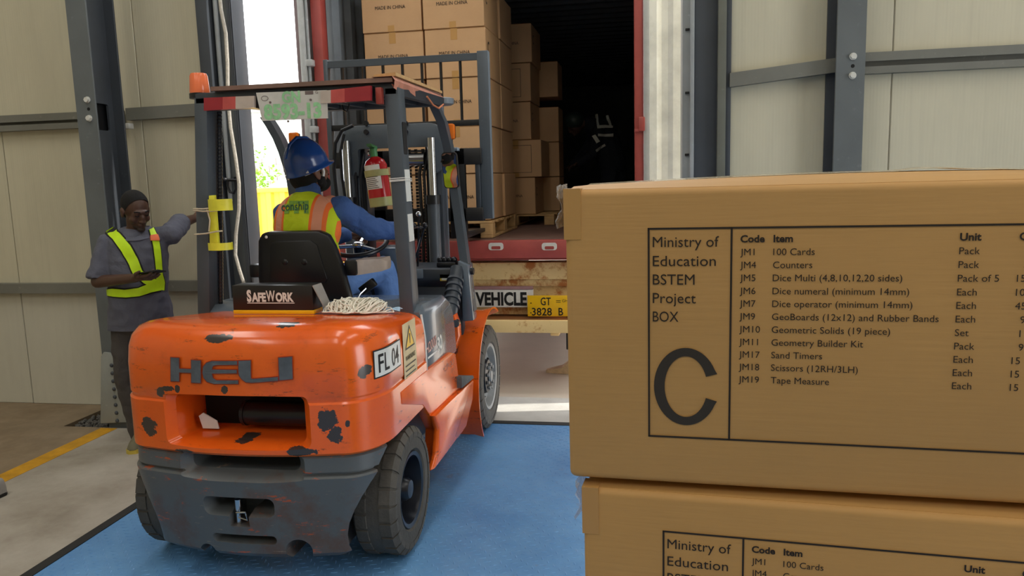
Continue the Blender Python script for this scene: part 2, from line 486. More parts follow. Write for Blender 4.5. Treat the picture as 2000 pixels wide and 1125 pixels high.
# tapered, bolted foot of the column
fb = MB(); fb.prism([(atY(*q, YF-.03).x, atY(*q, YF-.03).z) for q in ((196, 827), (246, 825), (236, 760), (224, 702), (213, 689), (202, 688), (197, 696))], YF-.03, YF-.012, 'Y', .003)
fb.build('foot_plate', mk_steel('zinc_foot_paint', (152, 156, 152)), lc)
for i in range(8):
    q = atY(229-i*1.6, 822-i*15.5, YF-.032)
    b = MB(); b.sph(q, .014, (1, .8, 1), u=10, v=6); b.build('bolt', MT['column2'], lc)

# right portal column
rc = sempty('steel_column_right')
XR0, XR1, YR = 1.10, 1.265, 4.98
b = MB(); b.box(XR0, YR, 0, XR1, YR+.014, 7.4, .003, seg=1); b.build('front_flange', MT['column'], rc)
b = MB(); b.box(1.172, YR+.014, 0, 1.187, YW-.012, 7.4); b.build('web', MT['column2'], rc)
b = MB(); b.box(1.075, YW-.02, 0, 1.265, YW-.004, 7.4); b.build('back_flange', MT['column2'], rc)
for zz in (2.205, 2.315): hbolt(1.195, YR, zz, rc)
b = MB(); b.cyl((1.195, YR-.001, 2.26), (1.195, YR+.002, 2.26), .011); b.build('bolt_hole', MT['hole_black'], rc)

def channel(name, x0, z0, x1, z1, h=.115, d=.06, y=YW, lips=True, yy=0):
    """C section girt along the wall, open side towards the hall; ends at (x0,z0), (x1,z1)"""
    b = MB()
    def bar(za, zb, ya, yb):
        b.loft([[(x, ya, z+za), (x, yb, z+za), (x, yb, z+zb), (x, ya, z+zb)] for x, z in ((x0, z0), (x1, z1))])
    if lips:
        bar(h/2-.052, h/2, y-d, y-d+.004); bar(-h/2, -h/2+.042, y-d, y-d+.004)
        bar(h/2-.004, h/2, y-d+.004, y-.002); bar(-h/2, -h/2+.004, y-d+.004, y-.002)
        bar(-h/2+.004, h/2-.004, y-.008, y-.002)
    else: bar(-h/2, h/2, y-d, y-.002)
    return struct(b.build(name, MT['girt'], angle=0))
channel('girt_1', -9, 2.165, -3.75, 2.165, .115)
channel('girt_2', -3.70, 2.19, -3.03, 2.20, .085, lips=False)
channel('girt_3', -9, .925, -3.75, .925, .075, lips=False); channel('girt_4', -3.70, .94, -3.03, .94, .075, lips=False)
channel('girt_5', XR1, 2.285, 7, 2.285, .125); channel('girt_6', .50, 2.225, XR0+.04, 2.285, .085, lips=False)
channel('girt_7', XR1, .93, 7, .93, .08, lips=False)
b = MB(); b.box(-3.715, YW-.085, 2.085, -3.665, YW-.03, 2.125, .006); struct(b.build('trim_5', MT['white_bolt']))

# left door jamb: column, guide channel, outer reveal
b = MB(); b.box(-3.04, YW-.14, 0, -2.955, YW+.06, 7.0, .004); struct(b.build('door_jamb_left', MT['column2']))
b = MB(); b.box(-2.955, YW-.06, 0, -2.825, YW+.05, 7.0, .003); struct(b.build('door_jamb_plate', MT['column']))
b = MB(); b.box(-2.825, YW-.09, 0, -2.812, YW+.10, 7.0, .003); b.box(-2.84, YW-.09, 0, -2.812, YW-.075, 7.0)
struct(b.build('door_guide_left', MT['column2']))
b = MB(); b.box(-3.1, YW+.09, 0, -2.885, YW+.22, 7.0, .004); struct(b.build('door_reveal_left', mk_steel('pale_reveal', (150, 162, 176))))
b = MB(); b.cyl((-2.925, YW-.08, 1.55), (-2.925, YW-.08, 6.5), .016); struct(b.build('conduit', MT['galv']))
# right door jamb
b = MB(); b.box(.215, YW+.02, 0, .225, YW+.30, 7.0); b.box(.225, YW+.02, 0, .262, YW+.03, 7.0)
rj = struct(b.build('door_guide_right', MT['galv'], angle=0))
for z in (2.55, 2.16, 1.77):
    b = MB(); b.box(.232, YW+.008, z, .258, YW+.022, z+.014, .002); b.build('slot_bracket', MT['black'], rj)
b = MB(); b.box(.262, YW-.05, 0, .285, YW+.03, 7.0, .003); struct(b.build('door_guide_edge', MT['galv']))
b = MB(); b.box(.285, YW-.03, 0, .44, YW+.06, 7.0, .003); struct(b.build('door_jamb_right', MT['column2']))
b = MB(); b.box(.425, YW-.09, 0, .475, YW-.02, 7.0, .003); struct(b.build('door_jamb_flange', mk_steel('olive_flange', (112, 114, 104))))
b = MB(); b.box(.475, YW-.04, 0, .51, YW-.002, 7.0, .003); struct(b.build('door_jamb_strip', MT['column2']))

# ---------------------------------------------------------------- container on its trailer
CX0, CX1, CYF, CZ0, CZ1, CYB = -2.455, -.10, 5.75, 1.19, 3.62, 17.5
ct = thing('shipping_container', 'dark red shipping container backed up to the dock with its doors open', 'container', (0, 0, 0))
b = MB(); b.box(CX0-.085, CYF, CZ0-.13, CX0, CYF+.10, CZ1+.1, .006); b.build('corner_post', MT['red'], ct)
b = MB(); b.box(CX1, CYF, CZ0-.13, CX1+.065, CYF+.10, CZ1+.1, .012); b.build('corner_post', MT['red'], ct)
b = MB(); b.box(CX0-.085, CYF, CZ1, CX1+.065, CYF+.1, CZ1+.12); b.build('door_header', MT['red'], ct)
o = MB(); o.box(CX0-.085, CYF-.02, CZ0-.135, CX1+.065, CYF+.06, CZ0+.0, .006); sill = o.build('door_sill', MT['red'], ct)
for px in (970, 1074):
    p0 = atY(px-15, 482, CYF-.02); b = MB()
    m = rrect(p0.x-.003, p0.z-.026, p0.x+.112, p0.z+.03, .02)
    b.prism(m, CYF-.024, CYF-.0195, 'Y')
    k = b.build('cleat_pocket', MT['white_sign'], sill)
    b = MB(); b.prism(rrect(p0.x+.02, p0.z-.02, p0.x+.09, p0.z+.004, .008), CYF-.026, CYF-.0235, 'Y'); b.build('cleat_slot', MT['red'], sill)
b = MB(); b.box(CX0, CYF+.06, CZ0-.03, CX1, CYB, CZ0); b.build('plywood_floor', MT['cont_ply'], ct, angle=0)
def corrug(axis, fixed, u0, u1, w0, w1, dep=.036, per=.26):
    """corrugated sheet; u runs along the container"""
    b = MB(); prof = []
    u = u0
    while u < u1:
        prof += [(u, 0), (u+per*.28, 0), (u+per*.5, dep), (u+per*.78, dep)]; u += per
    prof.append((u, 0))
    r = []
    for w in (w0, w1):
        r.append([(fixed-d if fixed < -1 else fixed+d, q, w) if axis == 'X' else (w, q, fixed+d) for q, d in prof])
    b.loft(r, cap=False, close=False); return b
corrug('X', CX0, CYF+.1, CYB, CZ0, CZ1).build('side_wall', MT['cont_in'], ct, angle=20)
corrug('X', CX1+.02, CYF+.1, CYB, CZ0, CZ1).build('side_wall', MT['cont_in'], ct, angle=20)
corrug('Z', CZ1, CYF+.1, CYB, CX0, CX1+.02, .03, .3).build('roof', MT['cont_in'], ct, angle=20)
b = MB(); b.box(CX0-.06, CYB, CZ0-.1, CX1+.06, CYB+.05, CZ1+.1); b.build('end_wall', MT['cont_in'], ct, angle=0)
b = MB(); b.box(CX0-.09, CYF+.02, CZ1+.035, CX1+.10, CYB, CZ1+.09); b.box(CX1+.06, CYF+.1, CZ0-.1, CX1+.068, CYB, CZ1+.09); b.box(CX0-.06, CYF+.1, CZ0-.1, CX0-.045, CYB, CZ1+.09); b.build('light_seal_skin', MT['red'], ct, angle=0)  # unseen plates added round the corrugated shell to shut out stray sun
b = MB(); b.box(CX0-.09, CYF+.08, CZ0-.16, CX1+.07, CYB, CZ0-.04); b.build('floor_frame', MT['red'], ct, angle=0)
# right door, swung open, inner face to the hall
b = MB(); prof = []
x = CX1+.11
d = b; r0 = []; r1 = []
for i in range(6):
    for (u, dd) in ((0, 0), (.05, 0), (.085, .02), (.13, .02), (.165, 0)):
        r0.append((x+i*.19+u, CYF+.02+dd, CZ0-.05)); r1.append((x+i*.19+u, CYF+.02+dd, CZ1))
b.loft([r0, r1], cap=False, close=False)
dr = b.build('right_door', MT['white_door'], ct, angle=20)
b = MB(); b.box(CX1+.066, CYF-.012, CZ0-.05, CX1+.11, CYF+.05, CZ1, .006); b.build('door_gasket', MT['gasket'], dr)
b = MB(); b.box(CX1+.03, CYF-.03, 1.97, CX1+.075, CYF+.03, 2.07, .006); b.build('hinge', MT['red'], dr)
b = MB(); b.box(CX1+.0, CYF-.025, 1.965, CX1+.035, CYF, 1.985, .003); b.build('hinge_strap', MT['red'], dr)
# left door folded back along the outside: edge, rods
b = MB(); b.box(CX0-.165, CYF-.06, CZ0-.05, CX0-.12, CYF+1.15, CZ1, .005); dl = b.build('left_door', MT['gasket'], ct)
b = MB(); b.cyl((CX0-.105, CYF-.03, CZ0-.05), (CX0-.105, CYF-.03, CZ1), .012); b.build('locking_rod', MT['galv'], dl)
b = MB(); b.box(CX0-.2, CYF-.04, CZ0-.05, CX0-.17, CYF+.01, CZ1, .005); b.build('door_edge', mk_cont('grey_red', (128, 110, 112)), dl)
for z in (1.55, 2.05, 2.55, 3.05):
    b = MB(); b.box(CX0-.13, CYF-.06, z, CX0-.07, CYF-.0, z+.05, .006); b.build('hinge', MT['gasket'], dl)

tr = thing('truck_trailer', 'rusty cream trailer with white sign and yellow number plate under the container', 'trailer')
def TB(px0, py0, px1, py1, Y): a, c = atY(px0, py0, Y), atY(px1, py1, Y); return a, c
Yb = 5.86
z = [atY(1000, q, Yb).z for q in (513, 546, 560, 602)]
b = MB(); b.box(-2.5, Yb, z[1], .05, Yb+.16, z[0], .006); bm1 = b.build('rear_beam', MT['rusty'], tr)
b = MB(); b.box(-2.5, Yb+.02, z[2], .05, Yb+.12, z[1]+.0, .004); b.build('beam_web', MT['rusty'], tr)
b = MB(); b.box(-2.5, Yb+.06, z[3]-.06, .05, Yb+.2, z[2], .004); b.build('cross_member', MT['rusty'], tr)
zl = [atY(1000, q, 5.72).z for q in (626, 650)]
b = MB(); b.box(-2.45, 5.72, zl[1], .0, 5.76, zl[0], .006); b.build('bumper_bar', MT['rusty'], tr)
b = MB(); b.box(-2.45, 5.76, zl[0]-.015, .0, Yb+.16, zl[0]-.002); b.build('bumper_shelf', mk_rusty('rusty_brown', (150, 100, 56)), tr)
for x in (-2.1, -.35):
    b = MB(); b.box(x, Yb+.1, .3, x+.12, Yb+10, .98); b.build('chassis_rail', MT['rubber'], tr, angle=0)
for x in (-1.27, -.75):
    b = MB(); b.box(x, 5.78, zl[1]-.035, x+.07, 5.86, zl[1]+.01, .008); b.build('bracket', MT['rusty'], tr)
# sign board: ... VEHICLE
a, c = atY(925, 566, Yb-.006), atY(1042, 600, Yb-.006)
wd = MB(); wd.box(a.x-.55, Yb-.012, c.z, c.x, Yb+.02, a.z, .002); sg = wd.build('sign_board', MT['white_sign'], tr)
b = MB(); b.box(a.x-.55, Yb-.016, a.z+.002, c.x, Yb+.012, a.z+.028, .002); b.build('sign_edge', simple('mauve_strip', (150, 112, 112), .5), sg)
b = MB(); p = atY(929, 595.5, Yb-.013)
write(b.b, 'VEHICLE', p, Vector((1, 0, 0)), Vector((0, 0, 1)), .096, width=(atY(1029, 590, Yb-.013)-p).x, bold=.04)
b.build('sign_lettering', MT['sign_black'], sg, angle=0)
# number plate
a, c = atY(1030, 578, Yb-.05), atY(1113, 618, Yb-.05)
b = MB(); b.box(a.x, Yb-.054, c.z, c.x+.01, Yb-.046, a.z+.004, .003); npl = b.build('number_plate', MT['plate_yellow'], tr)
b = MB(); b.box(a.x+.05, Yb-.046, c.z+.03, a.x+.09, Yb+.07, a.z-.03); b.build('plate_bracket', MT['rubber'], npl)
b = MB(); X, Z = Vector((1, 0, 0)), Vector((0, 0, 1))
def PW(s, px, py, cap, pxw, bold=.012): q = atY(px, py, Yb-.0555); write(b.b, s, q, X, Z, cap, (atY(px+pxw, py, Yb-.0555)-q).x, bold=bold)
PW('GT', 1056, 596, .058, 20); PW('3828', 1039, 616, .058, 39); PW('B', 1091, 616, .058, 9)
PW('GH', 1098, 590, .02, 11, 0)
q = atY(1086, 591, Yb-.0555)
for k, hh in enumerate((.0, .008)): b.box(q.x, q.y, q.z+hh+.004*k, q.x+.036, q.y+.001, q.z+hh+.004*k+.004)
for (px, py) in ((1037, 592), (1037, 611)):
    q = atY(px, py, Yb-.0555); b.cyl(q, q+Vector((0, -.002, 0)), .005, n=8)
b.build('plate_lettering', MT['sign_black'], npl, angle=0)
b = MB(); q = atY(1106, 650, 5.9); b.box(q.x, 5.88, q.z-.13, q.x+.03, 5.92, zl[0], .004); b.build('tail_strut', MT['rubber'], tr)
for sx in (-2.1, -.55):
    for yy in (9.0, 10.3):
        wb = MB(); wb.lathe([(-.15, .28), (-.15, .46), (-.1, .5), (.1, .5), (.15, .46), (.15, .28)], (sx, yy, .49), 'X', 28)
        wb.build('wheel', MT['rubber'], tr)

# wooden chock on the yard floor
q = atZ(1112, 728, -.01); b = MB()
pts = []
b.loft([[(q.x-.20, q.y-.02, -.008), (q.x-.20, q.y+.05, -.008), (q.x-.20, q.y+.05, .012), (q.x-.20, q.y-.02, .012)],
        [(q.x-.06, q.y-.05, -.008), (q.x-.06, q.y+.07, -.008), (q.x-.06, q.y+.07, .045), (q.x-.06, q.y-.05, .045)],
        [(q.x+.02, q.y-.06, -.008), (q.x+.02, q.y+.08, -.008), (q.x+.02, q.y+.08, .11), (q.x+.02, q.y-.06, .11)],
        [(q.x+.10, q.y-.06, -.008), (q.x+.10, q.y+.08, -.008), (q.x+.10, q.y+.08, .19), (q.x+.10, q.y-.06, .19)]])
tag(b.build('wheel_chock', simple('bare_wood', (196, 172, 138), .8, var=.2, sc=20), angle=20), 'pale wooden wedge chock lying on the yard floor under the trailer tail', 'chock')

# ---------------------------------------------------------------- cartons inside the container
def carton(x0, y0, z0, w, d, h, label, grp, text=True, tape=True, rz=0, window=False):
    t = thing('carton', label, 'box', (x0, y0, z0), rz, grp)
    b = MB(); b.box(0, 0, .001, w, d, h-.001, .004, seg=1); b.build('carton_body', MT['card2'], t, angle=0)
    b = MB(); b.box(.004, -.0012, h-.004, w-.004, .004, h+.0005); b.build('flap_edge', MT['card_in'], t, angle=0)
    if tape:
        b = MB(); b.box(w*.43, -.0015, h-.085, w*.54, .01, h+.0008); b.build('tape', MT['tape'], t, angle=0)
        b = MB(); b.box(w*.43, -.0012, .002, w*.54, .01, .05); b.build('tape', MT['tape'], t, angle=0)
    if text:
        b = MB(); write(b.b, 'MADE IN CHINA', Vector((w*.23, -.0022, h*.47)), Vector((1, 0, 0)), Vector((0, 0, 1)), .026, w*.51, bold=.02)
        b.build('print', MT['ink2'], t, angle=0)
        b = MB()
        for i, s in enumerate(('C', )):
            write(b.b, s, Vector((w+.0022, .07, h*.5)), Vector((0, 1, 0)), Vector((0, 0, 1)), .085, .06, bold=.01)
        b.build('print', MT['ink2'], t, angle=0)
    if window:
        b = MB(); x0_, x1_, z0_, z1_ = w*.3, w*.8, h*.12, h*.86
        for q in ((x0_, z0_, x1_, z0_+.004), (x0_, z1_-.004, x1_, z1_), (x0_, z0_, x0_+.004, z1_), (x1_-.004, z0_, x1_, z1_)):
            b.box(q[0], -.002, q[1], q[2], .001, q[3])
        b.build('print', MT['ink2'], t, angle=0)
    return t
ROWS = ['lowest', 'second', 'third', 'fourth', 'top']
hr = .372
for c_, (xa, side) in enumerate(((-2.222, 'left'), (-1.722, 'right'))):
    for r_ in range(5):
        carton(xa+random.uniform(-.006, .006), 6.0+random.uniform(0, .02), 1.335+r_*hr, .484, .56, hr-.004,
               f'tan carton, {ROWS[r_]} one in view of the {side} column on the front pallet', 'cartons on the front pallet')
for r_ in range(5):
    carton(-1.722+random.uniform(-.006, .02), 6.58, 1.335+r_*hr, .484, .56, hr-.004,
           f'tan carton, {ROWS[r_]} one of the stack behind the right front column', 'cartons on the front pallet', text=False)
h2 = .368
for r_ in range(5):
    dx = (.0, .07, -.03, -.02, .0)[r_]
    carton(-1.60+dx, 7.6+random.uniform(0, .04), 1.30+r_*h2, .49, .62, h2-.004,
           f'shaded carton, {ROWS[r_]} one of the stack standing deeper in the container', 'cartons deeper in the container', text=r_ in (0, 2, 4), window=r_ in (1, 3))
for r_ in range(4):
    carton(-1.50, 8.3, 1.30+r_*h2+.1*(r_ == 3), .56, .42, h2-.004,
           f'dark carton, {ROWS[r_]} one of the rearmost stack peeping out behind the shaded stack', 'cartons deepest in the container', text=False, tape=False)
def pallet(x0, y0, z0, w, d, label):
    t = thing('wooden_pallet', label, 'pallet', (x0, y0, z0), 0, 'pallets in the container')
    for i in range(6):
        b = MB(); b.box(0, i*(d-.1)/5, .115, w, i*(d-.1)/5+.1, .135, .003, seg=1); b.build('deck_board', MT['wood'], t, angle=0)
    for x in (0, w/2-.05, w-.1):
        b = MB(); b.box(x, 0, 0, x+.1, d, .022, .003, seg=1); b.build('runner', MT['wood'], t, angle=0)
        for y in (0, d/2-.06, d-.12):
            b = MB(); b.box(x, y, .022, x+.1, y+.12, .115, .004, seg=1); b.build('block', MT['wood'], t, angle=0)
    return t
pallet(-2.24, 5.98, CZ0+.003, 1.02, 1.18, 'pale wooden pallet carrying the front cartons on the red container sill')
p_ = pallet(-1.74, 7.58, CZ0+.003, .82, 1.32, 'shaded wooden pallet under the stack deeper in the container'); p_.scale = (1, 1, .77)

# ---------------------------------------------------------------- big labelled cartons in front
Y3 = Vector((0, 0, 1))
def plane_hit(px, py, o, nrm): d = ray(px, py); return CAM + d*((o-CAM).dot(nrm)/d.dot(nrm))
BYAW = rad(-3.0)
bux = Vector((math.cos(BYAW), math.sin(BYAW), 0)); bn = Vector((-bux.y, bux.x, 0))
c0 = CAM + ray(1112, 936)*.985
BW, BD, = .78, .50
BH = plane_hit(1115, 362, c0, bn).z - c0.z
def uv(px, py): q = plane_hit(px, py, c0, bn)-c0; return q.dot(bux), q.z
def label_print():
    """outlines and lettering of the printed label, in box coordinates (x along, z up)"""
    X, Z = Vector((1, 0, 0)), Vector((0, 0, 1)); e = -.0012
    fr = MB(); u0, vt = uv(1265, 445); _, vb = uv(1263, 852); u1 = BW-.075; um, _ = uv(1424.5, 650); w = .0023
    for q in ((u0, vt-w, u1, vt), (u0, vb, u1, vb+w), (u0, vb, u0+w, vt), (u1-w, vb, u1, vt), (um, vb, um+w, vt)):
        fr.quad((q[0], e, q[1]), (q[2], e, q[1]), (q[2], e, q[3]), (q[0], e, q[3]))
    t1, t2 = MB(), MB()
    def put(b, s, px, py, cap, pxr=None, bold=0, xf=1, u=None):
        a, v = uv(px, py)
        if u is not None: a = u
        wd = None
        if pxr: wd = uv(pxr, py)[0]-a
        write(b.b, s, Vector((a, e, v)), X, Z, cap, wd, xf, bold)
    cp = .0123
    for s, py, pr in (('Ministry of', 482.5, 1404), ('Education', 519.5, 1398), ('BSTEM', 555.5, 1356.5), ('Project', 591.5, 1359), ('BOX', 627.5, 1325)):
        put(t1, s, 1275, py, cp, pr, .0)
    k = .0077; GB = uv(1832, 631)[0]-uv(1507, 626)[0]
    v_, _ = glyphs('GeoBoards (12x12) and Rubber Bands'); xf = GB/((max(p[0] for p in v_)-min(p[0] for p in v_))*k/CAP)
    rows = [('Code', 'Item', 'Unit', 'Qty'), ('JM1', '100 Cards', 'Pack', '2'), ('JM4', 'Counters', 'Pack', '3'),
            ('JM5', 'Dice Multi (4,8,10,12,20 sides)', 'Pack of 5', '15'), ('JM6', 'Dice numeral (minimum 14mm)', 'Each', '10'),
            ('JM7', 'Dice operator (minimum 14mm)', 'Each', '45'), ('JM9', 'GeoBoards (12x12) and Rubber Bands', 'Each', '9'),
            ('JM10', 'Geometric Solids (19 piece)', 'Set', '1'), ('JM11', 'Geometry Builder Kit', 'Pack', '9'),
            ('JM17', 'Sand Timers', 'Each', '15'), ('JM18', 'Scissors (12RH/3LH)', 'Each', '15'), ('JM19', 'Tape Measure', 'Each', '15')]
    ys = [473, 498.4, 523.6, 548.6, 574, 598.6, 623.6, 648.6, 673.3, 697.7, 722, 746.2]
    uc, ui, uu, uq = uv(1446, 473)[0], uv(1510.5, 473)[0], uv(1874, 471)[0], uv(1990, 471)[0]
    for i, (r, y) in enumerate(zip(rows, ys)):
        bo = .03 if i == 0 else 0
        for s, a in zip(r, (uc, ui, uu, uq)):
            put(t2, s, 1446, y, k*(1.03 if i == 0 else 1), None, bo, xf*(1.03 if i == 0 else 1), a + (.006 if (a == uq and i and len(s) == 1) else 0))
    cb = MB(); ua, va = uv(1277.5, 827); ub, vb2 = uv(1403.5, 680.5)
    cx, cz, rx, rz = (ua+ub)/2, (va+vb2)/2, (ub-ua)/2, (vb2-va)/2; pts = []; n = 48
    a0, a1 = rad(20.5), rad(339.5)
    for i in range(n+1):
        a = a0+(a1-a0)*i/n; c_, s_ = math.cos(a), math.sin(a)
        po = (cx+rx*1.03*c_ if abs(c_) > .9 and c_ > 0 else cx+rx*c_, e, cz+rz*s_)
        pi_ = (cx+(rx-.0128)*c_, e, cz+(rz-.0104)*s_); pts.append((po, pi_))
    vv = [(cb.b.verts.new(p), cb.b.verts.new(q)) for p, q in pts]
    for i in range(n): cb.b.faces.new((vv[i][0], vv[i+1][0], vv[i+1][1], vv[i][1]))
    return fr, t1, t2, cb
def big_carton(loc, yaw, label, film=False, print_=True, bulge=.0):
    t = thing('carton', label, 'box', loc, yaw, 'labelled kit cartons')
    b = MB(); b.box(0, 0, .002, BW, BD, BH-.0055, .009, seg=4)
    b.build('carton_body', MT['card'], t)
    # four top flaps: two minor below, two major bulging a little towards the taped seam
    for y0, y1, sgn in ((0.007, BD/2-.001, 1), (BD-.007, BD/2+.001, -1)):
        b = MB(); rows = []; nx, ny = 14, 6
        for j in range(ny+1):
            s = j/ny; y = y0+(y1-y0)*s
            rows.append([(.005+(BW-.01)*i/nx, y, BH-.0095+.0035*min(1, s*8)+bulge*math.sin(PI*i/nx)*s) for i in range(nx+1)])
        top = [[(p[0], p[1], p[2]+.004) for p in r] for r in rows]
        b.loft(rows, cap=False, close=False); b.loft(top, cap=False, close=False)
        for A, B in ((rows[0], top[0]), (rows[-1], top[-1])): b.loft([A, B], cap=False, close=False)
        for i in (0, -1): b.loft([[r[i] for r in rows], [r[i] for r in top]], cap=False, close=False)
        b.build('flap', MT['card'], t)
    b = MB(); rows = []
    for i in range(25):
        x = BW*i/24; z = BH-.0014+bulge*(math.sin(PI*i/24)+(random.uniform(.1, .7) if 13 < i < 18 else 0))
        rows.append([(x, BD/2-.03, z-.001), (x, BD/2, z+.001), (x, BD/2+.03, z-.001)])
    b.loft(rows, cap=False, close=False); b.build('packing_tape', MT['clear_tape'], t)
    b = MB(); b.box(-.0012, -.0008, BH-.066, .020, .03, BH-.004); b.build('edge_tape', MT['tape'], t, angle=0)
    if print_:
        fr, t1, t2, cb = label_print()
        fr.build('label_frame', MT['ink'], t, angle=0); t1.build('label_lettering', MT['ink'], t, angle=0); t2.build('label_table', MT['ink'], t, angle=0); cb.build('label_letter', MT['ink2'], t, angle=0)
    if film:
        b = MB(); rows = []
        for j in range(8):
            z = BH+.002-j*.0075
            rows.append([(-.003-.004*math.sin(j*1.3)-.004*(j > 1), -.004+.002*math.sin(j*2), z), (-.008-.004*math.sin(j+1), .012, z-.003), (-.004, .05, z)])
        b.loft(rows, cap=False, close=False); b.build('loose_film', MT['film'], t)
    return t
top_box = big_carton(c0, BYAW, 'large brown kit carton printed with C label, topmost of the foreground stack', True, bulge=.008)
c1t = CAM + ray(1138, 945)*(((c0.z-.003)-CH)/ray(1138, 945).z)
big_carton((c1t.x, c1t.y, c0.z-.003-BH), rad(-4.6), 'large brown kit carton directly under the topmost one in the foreground', True)
# the stack goes on to the floor below the frame
for k in (2, 3):
    z_ = c0.z-.003-BH*k
    big_carton((c1t.x+.01, c1t.y+.01, z_), rad(-4), ('third' if k == 2 else 'lowest')+' large brown kit carton of the foreground stack, below the frame', print_=False)
pb = thing('wooden_pallet', 'wooden pallet under the foreground stack of kit cartons, below the frame', 'pallet', (c1t.x-.04, c1t.y-.02, 0), rad(-4))
zt = c0.z-.003-BH*3
for i in range(5):
    b = MB(); b.box(0, i*.13, zt-.024, .9, i*.13+.1, zt-.002); b.build('deck_board', MT['wood'], pb, angle=0)
for x in (0, .38, .76):
    b = MB(); b.box(x, 0, .004, x+.12, .62, zt-.024); b.build('bearer', MT['wood'], pb, angle=0)

# ---------------------------------------------------------------- forklift
FO = Vector((-1.66, 3.12, 0))
def FY(px, py, yl): return atY(px, py, FO.y+yl)-FO
def FX(px, py, xl): return atX(px, py, FO.x+xl)-FO
fk = thing('forklift', 'scuffed orange counterbalance forklift standing on the blue deck at the dock door', 'forklift', FO)
def ellipse_mask(t, chips, soft=.35, nsc=20):
    """chips: (x, z, rx, rz) in object space on the rear face"""
    sx = t.n('ShaderNodeSeparateXYZ'); t.link(t.coord(), sx.inputs[0]); tot = None
    nz = t.math('MULTIPLY', t.math('SUBTRACT', t.noise(nsc, 6, .7), .5), 3.0)
    for (x, z, rx, rz) in chips:
        a = t.math('DIVIDE', t.math('SUBTRACT', sx.outputs[0], x), rx); c = t.math('DIVIDE', t.math('SUBTRACT', sx.outputs[2], z), rz)
        d = t.math('ADD', t.math('POWER', a, 2.0), t.math('POWER', c, 2.0))
        d = t.math('SUBTRACT', 1.0, t.math('ADD', d, nz))
        tot = d if tot is None else t.math('MAXIMUM', tot, d)
    front = t.math('LESS_THAN', sx.outputs[1], -.24)
    return t.math('MULTIPLY', t.math('GREATER_THAN', tot, soft), front)
def orange_paint(name, chips=None):
    t = NT(name); c = lin((242, 104, 26))
    col = t.mix(t.ramp(t.noise(2.5, 5, .6), .35, .7), c, lin((228, 90, 20)))
    fine = t.ramp(t.noise(7, 8, .78, (1, 1, 4.5)), .60, .64)
    col = t.mix(t.math('MULTIPLY', fine, .75), col, lin((104, 52, 30)))
    grime = t.ramp(t.noise(4.2, 7, .75, (1, 1, 1.8)), .56, .8)
    col = t.mix(t.math('MULTIPLY', grime, .45), col, lin((140, 58, 24)))
    if chips: col = t.mix(ellipse_mask(t, chips), col, lin((62, 54, 50)))
    t.base(col)
    return t.set(.24, 0, **{'Coat Weight': .45, 'Coat Roughness': .12})
def PXL(px, py, rx, rz):
    q = FY(px, py, -.36); return (q.x, q.z, rx*.0021, rz*.0021)
chips = [PXL(*q) for q in ((428, 660, 34, 9), (292, 832, 24, 24), (640, 822, 22, 30), (652, 850, 16, 26), (472, 861, 24, 8), (592, 879, 44, 10),
         (738, 742, 9, 20), (330, 757, 20, 7), (447, 757, 9, 11), (720, 668, 18, 5), (366, 878, 26, 5), (315, 764, 10, 12), (742, 822, 14, 8), (763, 826, 10, 8), (700, 735, 12, 14), (352, 757, 7, 9), (676, 830, 6, 8), (545, 640, 24, 6))]
MT['orange'] = orange_paint('orange_truck_paint'); MT['orange_cw'] = orange_paint('orange_counterweight_paint', chips)
def worn_dark():
    t = NT('worn_dark_grey_paint'); c = lin((88, 92, 94))
    br = t.ramp(t.noise(2.7, 7, .7), .5, .62); col = t.mix(t.math('MULTIPLY', br, .8), c, lin((92, 68, 54)))
    sc = t.ramp(t.noise(7, 8, .78, (1, 1, 4)), .60, .63); col = t.mix(t.math('MULTIPLY', sc, .8), col, lin((186, 84, 36)))
    s2 = t.ramp(t.noise(14, 8, .8, (.5, .5, 5)), .63, .66); col = t.mix(s2, col, lin((150, 132, 112)))
    t.base(col); return t.set(.4)
MT['cw_dark'] = worn_dark()
MT['steel'] = mk_steel('truck_grey_paint', (76, 84, 92), .42)
MT['steel_d'] = mk_steel('truck_dark_grey_paint', (58, 64, 72), .4)
MT['hood'] = simple('grey_hood_paint', (96, 106, 116), .25, var=.08, sc=4, **{'Coat Weight': .3})
MT['plastic'] = simple('black_plastic', (20, 22, 28), .35, var=.1)
MT['chrome'] = simple('bright_metal', (200, 202, 205), .2, 1, var=.05)
MT['tyre'] = simple('dusty_tyre_rubber', (78, 74, 68), .8, var=.22, sc=9, bump=.3, bsc=60)
MT['rim_d'] = simple('dark_rim', (22, 25, 34), .3, var=.1)
MT['rim_l'] = simple('grey_rim', (138, 140, 140), .4, var=.15)
MT['white_st'] = simple('white_sticker', (226, 226, 220), .4, var=.06)
MT['amber'] = simple('amber_lens', (255, 128, 30), .15, var=0, **{'Transmission Weight': .25})
MT['beacon'] = simple('beacon_lens', (255, 132, 84), .2, var=0, **{'Transmission Weight': .1})
MT['red_lens'] = simple('red_lens', (156, 48, 56), .2, var=.1)
MT['pink_lens'] = simple('faded_red_lens', (190, 84, 80), .25, var=.1)
MT['white_lens'] = simple('dusty_clear_lens', (190, 176, 164), .3, var=.1)

